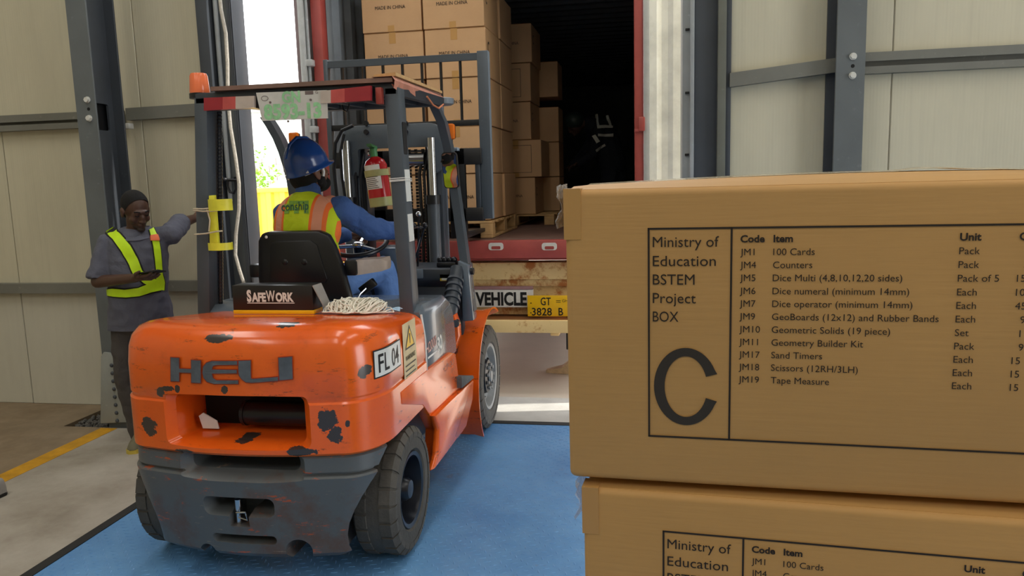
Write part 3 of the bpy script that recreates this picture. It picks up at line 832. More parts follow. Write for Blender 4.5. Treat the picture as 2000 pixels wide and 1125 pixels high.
HW, CYR, RB, CXO = .583, -.40, .37, .02
def half_outline(n=10):
    p = [(.42*i/n, CYR+.05*(i/n)**2) for i in range(n+1)]
    x0, y0 = .42, CYR+.05
    for i in range(1, n+1):
        a = rad(90*i/n)*1.0
        p.append((x0+(HW-x0)*math.sin(a), y0+.24*(1-math.cos(a))))
    p += [(HW, .05), (HW, .2), (HW, RB)]
    return p
HO = half_outline()
FULL = [(-x, y) for x, y in HO[::-1]] + HO[1:]
def ring(z, d, side=0):
    k = 1-d/HW; kk = 1-d/(RB-CYR)
    w = min(1, max(0, (z-.93)/.17))
    return [(x*k*(1-side)+CXO, RB-.0-(RB-y)*kk, z-w*.115*max(0, RB-(RB-y)*kk+.2)) for x, y in FULL]
def surf(s, z=None, off=0):
    """point on the counterweight outline at arc length s right of the centre"""
    pts = HO if s >= 0 else [(-x, y) for x, y in HO]; L = abs(s)
    for i in range(len(pts)-1):
        a, c = Vector((*pts[i], 0)), Vector((*pts[i+1], 0)); l = (c-a).length
        if L <= l or i == len(pts)-2:
            p = a.lerp(c, L/l); t_ = (c-a).normalized(); nrm = Vector((t_.y, -t_.x, 0)) if s >= 0 else Vector((-t_.y, t_.x, 0))
            return p+nrm*off + Vector((CXO, 0, z or 0))
        L -= l
def rear_y(x):
    x = abs(x-CXO)
    for (a, b_), (c, d) in zip(HO[:-1], HO[1:]):
        if a <= x <= c and c > a: return b_+(d-b_)*(x-a)/(c-a)
    return CYR+.1
ZS = .575
b = MB()
b.loft([ring(ZS, .012), ring(ZS+.012, 0), ring(.788, 0), ring(.796, .007), ring(.806, .007), ring(.814, .003), ring(.93, .004), ring(1.0, .010), ring(1.045, .022), ring(1.075, .045), ring(1.092, .078), ring(1.10, .12)])
cw = b.build('counterweight', MT['orange_cw'], fk, 30)
def frustum(x0, x1, z0, z1, ya, X0, X1, Z0, Z1, yb, yc, r=.03):
    A = rrect(x0, z0, x1, z1, min(r, .45*(z1-z0))); B = rrect(X0, Z0, X1, Z1, min(r, .45*(Z1-Z0))); b = MB()
    b.loft([[(p[0], ya-.2, p[1]) for p in A], [(p[0], ya, p[1]) for p in A], [(p[0], yb, p[1]) for p in B], [(p[0], yc, p[1]) for p in B]])
    return b
cut(cw, [frustum(-.318, .362, .604, .828, -.392, -.262, .305, .624, .816, -.340, .20)], 30)
b = MB(); b.box(-.34, -.13, .60, .40, .18, .86); rd = b.build('dark_interior_block', MT['hole_black'], cw, angle=0)  # black block filling the hole, its colour painting the dark interior
q0, q1 = FY(481, 806, -.19), FY(610, 808, -.19)
b = MB(); b.cyl((q0.x, -.19, q0.z), (q1.x+.0, -.19, q0.z), .050, n=28); b.cyl((q0.x-.005, -.19, q0.z), (q0.x+.01, -.19, q0.z), .054, n=28)
b.build('exhaust_muffler', MT['plastic'], cw)
b = MB(); pl = [FY(x, y, -.235) for x, y in ((389, 812), (397, 806), (406, 811), (424, 822), (428, 837), (397, 836))]
b.prism([(p.x, p.z) for p in pl], -.238, -.232, 'Y'); b.build('floor_glimpse_patch', MT['white_st'], cw)  # white patch standing in for bright floor seen through the hole
# raised maker's letters, following the bowed rear face
def zz(x, y): q = FY(320+x/5.1125, 680+y/5.1125, -.385); return q.x, q.z
H_ = [(65, 95), (155, 97), (155, 203), (288, 205), (288, 115), (385, 118), (385, 340), (288, 338), (288, 240), (155, 240), (155, 330), (65, 330)]
E_ = [(752, 120), (752, 155), (545, 158), (510, 170), (500, 205), (748, 208), (748, 240), (500, 243), (510, 290), (545, 312), (762, 312), (764, 345), (520, 345), (450, 325), (415, 285), (405, 235), (412, 180), (445, 140), (500, 121)]
L_ = [(768, 118), (884, 115), (886, 290), (900, 300), (1145, 286), (1145, 322), (900, 336), (840, 330), (800, 300), (775, 265), (768, 230)]
I_ = [(1150, 95), (1275, 88), (1282, 310), (1160, 318)]
for i, Lp in enumerate((H_, E_, L_, I_)):
    b = MB(); pts = [zz(*p) for p in Lp]; t = bmesh.new()
    A = [t.verts.new((x, rear_y(x)+.004, z)) for x, z in pts]; B = [t.verts.new((x, rear_y(x)-.0025, z)) for x, z in pts]; n = len(pts)
    for tri in tessellate_polygon([[Vector((x, z, 0)) for x, z in pts]]):
        t.faces.new([A[k] for k in tri]); t.faces.new([B[k] for k in tri][::-1])
    for k in range(n): t.faces.new((A[k], A[(k+1) % n], B[(k+1) % n], B[k]))
    b.add(t); b.build('raised_letter', simple('letter_grey', (88, 94, 100), .4, var=.25, sc=20) if i == 0 else bpy.data.materials['letter_grey'], cw, angle=0)
    b = MB(); cx = sum(p[0] for p in pts)/n; cz_ = sum(p[1] for p in pts)/n
    # flat strip round the letter; its dark red paints in groove shade
    t = bmesh.new(); vo = []
    for k in range(n):
        p0, p1, p2 = Vector(pts[k-1]), Vector(pts[k]), Vector(pts[(k+1) % n])
        d1, d2 = (p1-p0).normalized(), (p2-p1).normalized(); n1, n2 = Vector((d1.y, -d1.x)), Vector((d2.y, -d2.x)); m = (n1+n2)
        m = m/max(.4, m.length_squared)*2 if m.length > .1 else n1
        area = sum(pts[j-1][0]*pts[j][1]-pts[j][0]*pts[j-1][1] for j in range(n)); sg_ = 1 if area > 0 else -1
        vo.append(p1+m*sg_*.0032)
    A = [t.verts.new((x, rear_y(x)-.0012, z)) for x, z in pts]; B = [t.verts.new((p.x, rear_y(p.x)-.0012, p.y)) for p in vo]
    for k in range(n): t.faces.new((A[k], A[(k+1) % n], B[(k+1) % n], B[k]))
    b.add(t); b.build('letter_outline', simple('letter_groove_shade', (150, 40, 14), .5) if i == 0 else bpy.data.materials['letter_groove_shade'], cw, angle=0)
# stickers that wrap round the right rear corner
def wrap(s0, z0, s1, z1, off, n=12):
    b = MB(); A = [surf(s0+(s1-s0)*i/n, z0, off) for i in range(n+1)]; B = [surf(s0+(s1-s0)*i/n, z1, off) for i in range(n+1)]
    b.loft([A, B], cap=False, close=False); return b
sA, sB = .602, .845; zA, zB = .872, .978
wrap(sA-.006, zA-.006, sB+.006, zB+.006, -.0015).build('plate_border', MT['sign_black'], cw)
wrap(sA, zA, sB, zB, -.0008).build('fleet_plate', MT['white_st'], cw)
b = MB()
write(b.b, 'FL 04', Vector(), X, Z, .074, width=.195, bold=.01, fn=lambda a, c: surf(sA+.022+a, zA+.016+c, .0002)); b.build('plate_lettering', MT['sign_black'], cw, angle=0)
st = wrap(.885, .745, 1.075, 1.035, -.001).build('warning_sticker', simple('cream_sticker', (214, 190, 140), .45, var=.15, sc=12), cw)
b = MB()
def stri(pts, off): b.b.faces.new([b.b.verts.new(surf(s, z, off)) for s, z in pts])
stri([(.91, .915), (1.05, .915), (.98, 1.02)], .0002); b.build('sticker_print', MT['sign_black'], st, angle=0)
b = MB(); stri([(.925, .923), (1.035, .923), (.98, 1.005)], .0008); b.build('sticker_triangle', MT['plate_yellow'], st, angle=0)
b = MB(); stri([(.976, .935), (.984, .935), (.988, .98), (.972, .98)], .0014)
write(b.b, 'WARNING', Vector(), X, Z, .022, width=.14, bold=.03, fn=lambda a, c: surf(.91+a, .865+c, .0004))
for k in range(3):
    stri([(.905, .84-k*.022), (1.055-.02*(k % 2), .84-k*.022), (1.055-.02*(k % 2), .846-k*.022), (.905, .846-k*.022)], .0004)
b.build('sticker_print', MT['sign_black'], st, angle=0)

# dark lower counterweight
b = MB()
def low(z, d, side): return ring(z, d, side)
b.loft([low(.125, .055, .10), low(.15, .03, .09), low(.30, .012, .055), low(.482, 0, .0), low(.490, .004, 0), low(.494, .018, 0), low(.502, .018, 0), low(.506, .007, 0), low(.565, .009, 0), low(ZS, .020, 0)])
lw = b.build('lower_counterweight', MT['cw_dark'], fk, 30)
k1 = MB(); k1.cyl((-.9, 0.03, .285), (-.375, 0.03, .285), .352, n=40); k2 = MB(); k2.cyl((.395, 0.03, .285), (.9, 0.03, .285), .352, n=40)
k3 = MB(); k3.box(-.9, .15, 0, -.375, .6, .6); k4 = MB(); k4.box(.375, .15, 0, .9, .6, .6)
def rectcut(px0, py0, px1, py1, dep, r=.02, sh=.02, ya=-.385):
    a, c = FY(px0, py0, ya), FY(px1, py1, ya)
    return frustum(a.x, c.x, c.z, a.z, ya-.01, a.x+sh, c.x-sh, c.z+min(sh, .3*(a.z-c.z)), a.z-.1*(a.z-c.z), ya+.05, ya+dep, r)
cs = [k1, k2, k3, k4,
      rectcut(336, 880, 606, 946, .22, .03, .06), rectcut(394, 967, 539, 1014, .20, .03, .02), rectcut(410, 1042, 540, 1070, .15, .024, .01)]
a, c = FY(447, 1010, -.39), FY(487, 1031, -.39); kk = MB(); kk.box(a.x, -.6, c.z, c.x, -.25, a.z+.02); cs.append(kk)
for px in (400, 578):
    q = FY(px, 1100, -.39); kk = MB(); kk.cyl((q.x, -.6, q.z+.032), (q.x, .3, q.z+.032), .04 if px < 500 else .055, n=20); cs.append(kk)
cut(lw, cs, 30)
b = MB(); q = FY(472, 1002, -.33); b.cyl((q.x, -.35, q.z-.06), (q.x, -.35, q.z+.07), .014)
b.tube([(q.x, -.37, q.z+.02), (q.x+.05, -.385, q.z+.03), (q.x+.055, -.38, q.z-.005), (q.x+.01, -.37, q.z)], .004)
b.build('tow_pin', MT['chrome'], lw)

# wheels -----------------------------------------------------------
def wheel(name, x_out, y, R, w, rim_r, side, mat_rim, lugs=26, bolts=0):
    xo = x_out*side; s = side; xi = xo-s*w
    t = MB(); sh = .022
    prof = [(xi, rim_r), (xi, R-sh*1.6), (xi+s*sh*.7, R-sh*.3), (xi+s*w*.5, R-.006), (xo-s*sh*.7, R-sh*.3), (xo, R-sh*1.6), (xo, rim_r+.018), (xo-s*.012, rim_r+.008), (xo-s*.012, rim_r)]
    t.lathe(prof, (0, y, R), 'X', 64, closed=True)
    o = t.build(name, MT['tyre'], fk, 40)
    t = MB()
    for i in range(lugs):
        a = 2*PI*(i+.5*(0))/lugs
        for e, off in ((1, 0), (-1, .5)):
            aa = a+off*2*PI/lugs
            m = Matrix.Translation((0, y, R)) @ Matrix.Rotation(aa, 4, 'X')
            x1 = xo if e > 0 else xi; ss = s*e
            hw = 2*PI*R/lugs*.40
            pr = [(x1-ss*w*.36, R-.012), (x1-ss*w*.34, R-.002), (x1-ss*sh*.7, R-.002), (x1+ss*.003, R-sh*1.3), (x1+ss*.003, R-sh*2.3), (x1-ss*w*.2, R-.03)]
            tb = bmesh.new()
            A = [tb.verts.new((p[0], -hw, p[1])) for p in pr]; B = [tb.verts.new((p[0], hw, p[1])) for p in pr]; n = len(pr)
            tb.faces.new(A); tb.faces.new(B[::-1])
            for k in range(n): tb.faces.new((A[k], A[(k+1) % n], B[(k+1) % n], B[k]))
            t.add(tb, m)
    d = t.build('tread', MT['tyre'], o, 0); d['kind'] = 'stuff'
    t = MB()
    t.lathe([(xo-s*.012, rim_r+.01), (xo-s*.004, rim_r+.004), (xo-s*.008, rim_r-.014), (xo-s*(.085 if not bolts else .05), rim_r-.030), (xo-s*(.095 if not bolts else .06), rim_r*.6), (xo-s*(.09 if not bolts else .05), rim_r*.42), (xo-s*(.09 if not bolts else .05), .001)], (0, y, R), 'X', 48, cap0=False)
    r_ = t.build('rim', mat_rim, o, 40)
    if bolts:
        t = MB(); t.lathe([(xo-s*.055, .120), (xo-s*.018, .108), (xo-s*.012, .09), (xo-s*.012, .001)], (0, y, R), 'X', 32); t.build('hub', MT['plastic'], o)
        for i in range(bolts):
            a = 2*PI*i/bolts; c_ = Vector((0, y+.078*math.cos(a), R+.078*math.sin(a)))
            t = MB(); t.cyl(c_+Vector((xo-s*.01, 0, 0)), c_+Vector((xo+s*.004, 0, 0)), .013, n=6); t.build('wheel_nut', MT['rim_l'], o)
        t = MB(); t.lathe([(xo-s*.008, .042), (xo+s*.006, .036), (xo+s*.010, .001)], (0, y, R), 'X', 20); t.build('hub_cap', MT['rim_l'], o)
        for i in range(3):
            t = MB(); pts = []
            for k in range(9):
                a = rad(95+120*i+60*k/8); pts.append((xo-s*.052, y+rim_r*.72*math.cos(a), R+rim_r*.72*math.sin(a)))
            t.tube(pts, .014, 8); t.build('rim_slot', MT['plastic'], o)
    else:
        t = MB(); t.lathe([(xo-s*.095, .062), (xo-s*.03, .052), (xo-s*.012, .04), (xo-s*.008, .001)], (0, y, R), 'X', 28); t.build('hub', MT['rim_d'], o)
    return o
for s in (1, -1):
    wheel('rear_wheel', .600+.015*s, .04, .283, .185, .165, s, MT['rim_d'], 24)
    wheel('front_wheel', .615, 1.80, .345, .21, .215, s, MT['rim_l'], 26, bolts=9)
b = MB(); b.cyl((-.5, 0, .283), (.5, 0, .283), .05); b.box(-.36, -.07, .2, .36, .07, .36, .01); b.build('rear_axle', MT['plastic'], fk)
b = MB(); b.cyl((-.55, 1.75, .352), (.55, 1.75, .352), .075); b.box(-.2, 1.6, .2, .2, 1.9, .5, .02); b.build('front_axle', MT['plastic'], fk)
b = MB(); b.box(-.40, .15, .22, .40, 1.5, .62, .02); b.build('chassis', MT['plastic'], fk)

# side frames ------------------------------------------------------
panel_px = [(786, 790), (827, 791), (840, 811), (852, 838), (850, 888), (842, 920), (874, 881), (902, 840), (918, 780), (921, 740), (899, 758), (896, 738), (890, 690), (880, 688), (825, 731), (784, 766)]
pp = [FX(*q, .607) for q in panel_px]
for s in (1, -1):
    b = MB(); b.prism([(p.y, p.z) for p in pp], s*.55, s*.607, 'X', .005); f_ = b.build('side_frame', MT['orange'], fk, 30)
    if s > 0:
        b = MB(); q = FX(868, 727, .609); write(b.b, 'CPCD', q, Vector((0, 1, 0)), Z, .026, .20); b.build('frame_print', simple('faint_print', (130, 44, 14), .5), f_, angle=0)
    p = [FX(*q, .62) for q in ((845, 812), (899, 761), (921, 741), (919, 780), (906, 835), (872, 880), (842, 919), (850, 888), (853, 838))]
    b = MB(); b.prism([(q.y, q.z) for q in p], s*.60, s*.635, 'X', .012); stp = b.build('step', MT['orange'], fk, 30)
    p = [FX(*q, .62) for q in ((897, 758), (921, 738), (919, 733), (896, 735))]
    b = MB(); b.prism([(q.y, q.z) for q in p], s*.42, s*.636, 'X', .002); b.build('step_tread', simple('grip_tread', (86, 86, 86), .8, bump=.5), stp)
# grey engine cover with decal
hp = [FX(*q, .585) for q in ((826, 722), (826, 604), (826, 597))]
zt0, zt1 = .745, 1.06
b = MB()
def hring(x, d): return [(x, .375+d, .70), (x, .375+d, zt1-.03-d), (x, .42+d, zt1-d), (x, .80, zt1-.01-d), (x, .90, zt1-.05-d), (x, .97-d, .93), (x, 1.0-d, .84), (x, 1.02-d, .70)]
b.loft([hring(-.57, .05), hring(-.585, .02), hring(-.585, 0), hring(.585, 0)] if False else [hring(-.59, .02), hring(-.575, .0), hring(.575, .0), hring(.59, .02)])
hd = b.build('engine_cover', MT['hood'], fk, 40)
b = MB(); q = FX(833, 693, .592); write(b.b, 'H2000', q, Vector((0, 1, .06)).normalized(), Z, .05, (FX(853, 686, .592)-q).y, bold=.02); b.build('red_decal', MT['red_lens'], hd, angle=0)
b = MB(); q = FX(849, 686, .592); q = FX(855, 687, .592); write(b.b, '30', q, Vector((0, 1, .06)).normalized(), Z, .07, (FX(864, 686, .592)-q).y, bold=.03)
q = FX(836, 697, .592); b.box(.5915, q.y, q.z-.012, .592, q.y+.19, q.z-.002); b.build('white_decal', MT['white_st'], hd, angle=0)
b = MB(); q = FX(826, 720, .6); b.tube([(.60, .375, .73), (.60, .372, .9), (.585, .375, 1.02)], .006); b.build('cover_seal', MT['white_st'], hd)

# front mudguards
def arc(cy, cz, r, a0, a1, n=14): return [(cy+r*math.cos(rad(a0+(a1-a0)*i/n)), cz+r*math.sin(rad(a0+(a1-a0)*i/n))) for i in range(n+1)]
for s in (1, -1):
    b = MB(); outer = arc(1.75, .352, .45, 218, 62, 22); inner = arc(1.75, .352, .43, 218, 62, 22)
    lip = [(y+.0, z_) for y, z_ in outer]
    ring_ = [[(s*.30, o_[0], o_[1]), (s*.585, o_[0], o_[1]), (s*.645, 1.75+(o_[0]-1.75)*1.03, .352+(o_[1]-.352)*1.04), (s*.645, 1.75+(i_[0]-1.75)*1.05, .352+(i_[1]-.352)*1.06), (s*.58, i_[0], i_[1]), (s*.30, i_[0], i_[1])] for o_, i_ in zip(outer, inner)]
    b.loft(ring_); b.build('mudguard', MT['orange'], fk, 40)
# floor plate, cowl, dash
b = MB(); b.box(-.50, .95, .60, .50, 1.52, .64, .005); b.build('floor_plate', MT['plastic'], fk)
b = MB(); b.box(-.52, 1.46, .60, .52, 1.52, 1.02, .01); b.build('front_cowl', MT['steel_d'], fk)
q0, q1 = FY(812, 520, 1.45), FY(912, 520, 1.45)
b = MB(); b.prism([(1.40, 1.05), (1.40, 1.12), (1.62, 1.14), (1.62, 1.0), (1.45, 1.0)], q0.x-.30, q1.x, 'X', .012); ds = b.build('dashboard', MT['steel_d'], fk)
b = MB(); b.box(q1.x-.16, 1.40, 1.045, q1.x-.04, 1.402, 1.085); st2 = b.build('yellow_sticker', simple('yellow_sticker', (226, 196, 60), .4, var=.2, sc=40), ds, angle=0)
b = MB(); b.box(q1.x-.15, 1.3985, 1.05, q1.x-.06, 1.3995, 1.063); b.build('sticker_print', MT['white_st'], st2, angle=0)
# right end plate and its outer bracket
p = [FX(*q, .53) for q in ((903, 510), (921, 520), (926, 560), (932, 624), (908, 628), (905, 548), (900, 530))]
b = MB(); b.prism([(FY(*q, 1.44).x, FY(*q, 1.44).z) for q in ((897, 508), (917, 517), (921, 560), (928, 624), (906, 626), (904, 552), (896, 545))], 1.40, 1.50, 'Y', .008); ep = b.build('end_bracket', MT['hood'], fk)
q = FY(921, 530, 1.44); b = MB(); b.cyl((q.x-.02, 1.45, q.z), (q.x+.012, 1.45, q.z), .022); b.build('bracket_bolt', MT['plastic'], ep)
b = MB(); q = FY(870, 513, 1.46); b.box(q.x-.055, 1.44, q.z-.03, q.x+.07, 1.54, q.z+.005, .012)
for i in range(4): b.sph((q.x-.04+i*.03, 1.48, q.z+.015), .02, u=10, v=6)
b.build('cable_cluster', MT['plastic'], ds)
# tilt cylinder with boot and orange yoke
a, c = FY(886, 548, 1.30), FY(884, 622, 1.30)
b = MB(); b.cyl((a.x-.005, 1.42, a.z+.06), (c.x, 1.2, c.z), .042, .045, 20)
for i in range(5):
    f = .25+i*.12; p = Vector((a.x-.005, 1.42, a.z+.06)).lerp(Vector((c.x, 1.2, c.z)), f); d = Vector((0, -.22, -.2)).normalized()
    b.cyl(p-d*.008, p+d*.008, .052, n=20)
tcy = b.build('tilt_cylinder', MT['steel_d'], fk)
b = MB(); b.prism([(FY(*q, 1.2).x, FY(*q, 1.2).z) for q in ((882, 618), (890, 612), (897, 632), (899, 655), (890, 684), (886, 684), (884, 650))], 1.16, 1.24, 'Y', .006); yk = b.build('cylinder_yoke', MT['orange'], tcy)
q = FY(890, 632, 1.14); b = MB(); b.cyl((q.x, 1.135, q.z), (q.x, 1.17, q.z), .022); b.build('yoke_pin', MT['chrome'], yk)
# overhead guard ---------------------------------------------------
gd = MB()
def post(b, p0, p1, wx, wy, bev=.006):
    p0, p1 = Vector(p0), Vector(p1)
    rr = lambda p: [(p.x-wx/2, p.y-wy/2, p.z), (p.x+wx/2, p.y-wy/2, p.z), (p.x+wx/2, p.y+wy/2, p.z), (p.x-wx/2, p.y+wy/2, p.z)]
    t = bmesh.new(); A = [t.verts.new(q) for q in rr(p0)]; B = [t.verts.new(q) for q in rr(p1)]
    t.faces.new(A[::-1]); t.faces.new(B)
    for i in range(4): t.faces.new((A[i], A[(i+1) % 4], B[(i+1) % 4], B[i]))
    bmesh.ops.bevel(t, geom=list(t.edges), offset=bev, segments=2, profile=.5, affect='EDGES'); b.add(t)
YG = .42
lL0, lL1, lR0, lR1 = FY(395, 605, YG-.05), FY(391, 190, YG-.05), FY(795, 605, YG-.05), FY(763, 170, YG-.05)
for A, B_, nm in ((lL0, lL1, 'left'), (lR0, lR1, 'right')):
    b = MB(); post(b, (A.x, YG, .95), (B_.x, YG, B_.z+.0), .068, .10); o = b.build('rear_leg', MT['steel'], fk)
    if nm == 'right':
        q0, q1 = FX(782, 245, B_.x+.034), FX(788, 300, B_.x+.034)
        b = MB(); b.prism(rrect(YG-.028, 1.78, YG+.03, 1.93, .01), B_.x+.030, B_.x+.042, 'X'); b.build('leg_slot', MT['hole_black'], o)
        for (z0, z1) in ((1.56, 1.71), (1.37, 1.50)):
            xx = A.x+(B_.x-A.x)*(z0-.95)/(B_.z-.95)+.0345
            b = MB(); b.loft([[(xx, YG-.04, z0), (xx+.002, YG-.04, z0), (xx+.002, YG+.035, z0), (xx, YG+.035, z0)], [(xx-.004, YG-.04, z1), (xx-.002, YG-.04, z1), (xx-.002, YG+.035, z1), (xx-.004, YG+.035, z1)]])
            pn = b.build('paper_notice', MT['white_st'], o, angle=0)
        b = MB()
        for zt_ in (1.655, 1.66, 1.668):
            xx = A.x+(B_.x-A.x)*(zt_-.95)/(B_.z-.95); b.tube([(xx-.037, YG-.055, zt_), (xx+.037, YG-.055, zt_+.004), (xx+.037, YG+.054, zt_)], .0022, 6)
        b.build('wire_tie', MT['white_st'], o)
    else:
        b = MB(); n = 60   # corrugated hose on the inner side
        pts = []; rs = []
        for i in range(n*3): pts.append((A.x+.052+(B_.x-A.x)*i/(n*3), YG+.03, 1.0+1.05*i/(n*3))); rs.append(.011+.002*(i % 3 == 0))
        b.tube(pts, rs, 8); b.build('corrugated_hose', MT['plastic'], o)
# curved front legs
fr = [FY(*q, 1.5) for q in ((924, 604), (910, 520), (896, 430), (884, 345), (876, 285), (868, 240), (858, 212), (848, 200))]
FRX = [(p.x, p.z) for p in fr]; YFR = [1.46, 1.50, 1.52, 1.52, 1.49, 1.45, 1.41, 1.37]
def strip(b, pts, w, d):
    R_ = []
    for i, p in enumerate(pts):
        R_.append([(p[0]-w/2, p[1]-d/2, p[2]), (p[0]+w/2, p[1]-d/2, p[2]), (p[0]+w/2, p[1]+d/2, p[2]), (p[0]-w/2, p[1]+d/2, p[2])])
    b.loft(R_)
b = MB(); strip(b, [(x, y, z_) for (x, z_), y in zip(FRX, YFR)], .05, .08); b.build('front_leg', MT['steel'], fk)
fl = [FY(*q, 1.5) for q in ((536, 232), (545, 248), (557, 272), (566, 298), (573, 325), (578, 352), (584, 400), (590, 480), (594, 560))]
b = MB(); strip(b, [(p.x, 1.4+.012*i, p.z) for i, p in enumerate(fl)], .052, .08); b.build('front_leg', MT['steel'], fk)
# roof: frame, cross bars, board lashed on top
zr = 2.085
tl, trr = FY(420, 188, .40), FY(748, 163, .40)
xl, xr = lL1.x, lR1.x
b = MB(); b.box(xl-.03, .37, zr-.035, xr+.03, .41, zr+.02, .006); b.box(xl-.03, 1.30, zr+.0, xr-.07, 1.36, zr+.05, .006)
b.loft([[(x, .38, zr-.03), (x+.04, .38, zr-.03), (x+.04, .38, zr+.02), (x, .38, zr+.02)] if j == 0 else [(x-.03 if x > 0 else x+.0, 1.36, zr), (x+.01, 1.36, zr), (x+.01, 1.36, zr+.05), (x-.03, 1.36, zr+.05)] for x in (xr-.02,) for j in (0, 1)])
b.loft([[(x, .38, zr-.03), (x+.04, .38, zr-.03), (x+.04, .38, zr+.02), (x, .38, zr+.02)] if j == 0 else [(x, 1.36, zr), (x+.04, 1.36, zr), (x+.04, 1.36, zr+.05), (x, 1.36, zr+.05)] for x in (xl-.02,) for j in (0, 1)])
rf = b.build('roof_frame', MT['steel_d'], fk)
for i in range(5):
    x = xl+.14+i*.16
    b = MB(); b.loft([[(x, .4, zr-.02), (x+.03, .4, zr-.02), (x+.03, .4, zr+.01), (x, .4, zr+.01)], [(x, 1.33, zr+.01), (x+.03, 1.33, zr+.01), (x+.03, 1.33, zr+.04), (x, 1.33, zr+.04)]]); b.build('roof_bar', MT['steel_d'], rf)
bd = simple('dusty_roof_board', (128, 98, 84), .7, var=.2, sc=5)
b = MB(); z0, z1 = zr+.03, zr+.05
b.loft([[(xl+.075, .34, z0-.008), (xr+.02, .34, z0-.008), (xr+.02, .34, z0+.012), (xl+.075, .34, z0+.012)], [(xl+.0, 1.42, z1+.005), (xr-.04, 1.42, z1+.005), (xr-.04, 1.42, z1+.03), (xl+.0, 1.42, z1+.03)]])
rb_ = b.build('roof_board', bd, fk, 0)
b = MB(); b.loft([[(xr-.09, .40, z1+.0), (xr+.03, .36, z1+.0), (xr+.03, .36, z1+.016), (xr-.09, .40, z1+.016)], [(xr-.12, 1.42, z1+.032), (xr-.035, 1.42, z1+.032), (xr-.035, 1.42, z1+.046), (xr-.12, 1.42, z1+.046)]]); b.build('roof_plank', simple('raw_plank', (204, 164, 112), .7, var=.15), rb_, 0)
b = MB(); rows = []
for i in range(13):
    s = i/12; y = .33+1.10*s; x = xr+.022-.06*s; z_ = z0+.012+.02*s
    rows.append([(x-.10, y, z_+.004), (x, y, z_+.004), (x+.012, y, z_-.014), (x+.006+.006*math.sin(i*2), y, z_-.05-.012*math.sin(i*1.7)), (x-.004, y, z_-.03)])
b.loft(rows, cap=False, close=False); b.build('tarp_edge', simple('faded_orange_tarp', (196, 130, 108), .6, var=.2, sc=9), rb_)
b = MB(); b.tube([(xr+.02, .9, z0-.02), (xr+.01, 1.05, z0-.05), (xr-.0, 1.2, z0-.055), (xr-.01, 1.34, z0-.02)], .005); b.build('tarp_cord', simple('cord_orange', (200, 120, 80), .6), rb_)
b = MB(); b.tube([FY(*q, .45) for q in ((668, 205), (671, 215), (677, 218), (681, 212), (682, 203), (678, 199))], .0045); b.build('hanging_loop', MT['plastic'], rf)
def lamp(px0, pxs, px1, y0a, y1a, y0b, y1b, cols, name):
    """tail lamp along the rear beam with three lens fields"""
    yl = .335; prm = [FY(px0, y1a, yl), FY(px1, y1b, yl), FY(px1, y0b, yl), FY(px0, y0a, yl)]
    b = MB(); A = [(p.x, yl+.0, p.z) for p in prm]; B = [(p.x, yl+.04, p.z) for p in prm]; b.loft([A, B]); lo = b.build(name, MT['plastic'], fk)
    xs = [px0]+pxs+[px1]
    for i, m in enumerate(cols):
        f0, f1 = (xs[i]-px0)/(px1-px0), (xs[i+1]-px0)/(px1-px0); L = lambda a, c, f: Vector(a).lerp(Vector(c), f)
        b = MB(); q = [L(A[0], A[1], f0), L(A[0], A[1], f1), L(A[3], A[2], f1), L(A[3], A[2], f0)]
        b.loft([[p+Vector((0, -.022, 0)) for p in q], [p+Vector((0, .0, 0)) for p in q]]); b.build('lens', MT[m], lo, 0)
lamp(403, [440, 465], 500, 192, 217, 188, 211, ('red_lens', 'pink_lens', 'white_lens'), 'tail_lamp')
lamp(630, [650, 677], 727, 179, 203, 168, 197, ('white_lens', 'pink_lens', 'red_lens'), 'tail_lamp')
b = MB(); b.box(FY(733, 200, .33).x, .335, FY(740, 203, .33).z, FY(745, 200, .33).x, .37, FY(740, 170, .33).z, .004); b.build('side_marker', simple('marker_red', (150, 60, 50), .4), fk)
# registration board with hand-painted green characters
yp = .318; pr = [FY(*q, yp) for q in ((512, 236), (640, 231), (638, 176), (500, 181))]
b = MB(); b.loft([[(p.x, yp, p.z) for p in pr], [(p.x, yp+.006, p.z) for p in pr]]); rp = b.build('registration_board', simple('grubby_white_board', (200, 198, 190), .5, var=.12, sc=9), fk)
green = simple('green_marker', (150, 206, 152), .6, var=.2, sc=30); b = MB()
ux_ = (pr[1]-pr[0]).normalized()
write(b.b, 'GN', FY(551, 200, yp-.001), ux_, Z, .047, FY(587, 200, yp).x-FY(551, 200, yp).x, bold=.045)
write(b.b, '8593-13', FY(516, 232.5, yp-.001), ux_, Z, .062, FY(629, 226, yp).x-FY(516, 226, yp).x, bold=.05); b.build('painted_lettering', green, rp, angle=0)
b = MB(); b.box(FY(596, 184, yp).x, yp-.001, FY(596, 185, yp).z, FY(612, 184, yp).x, yp, FY(596, 178, yp).z)
write(b.b, 'G', FY(616, 183, yp-.001), ux_, Z, .014)
q = FY(517, 192, yp-.001)
tb = [(q.x+.017*math.cos(2*PI*i/16), q.y, q.z+.011*math.sin(2*PI*i/16)) for i in range(16)]; b.tube(tb, .0012, 4, True)
for pxy in ((528, 200), (607, 195), (563, 237)): p = FY(*pxy, yp); b.cyl(p, p+Vector((0, -.003, 0)), .0055, n=10)
b.build('board_marks', simple('faded_dark', (110, 96, 92), .6), rp, angle=0)
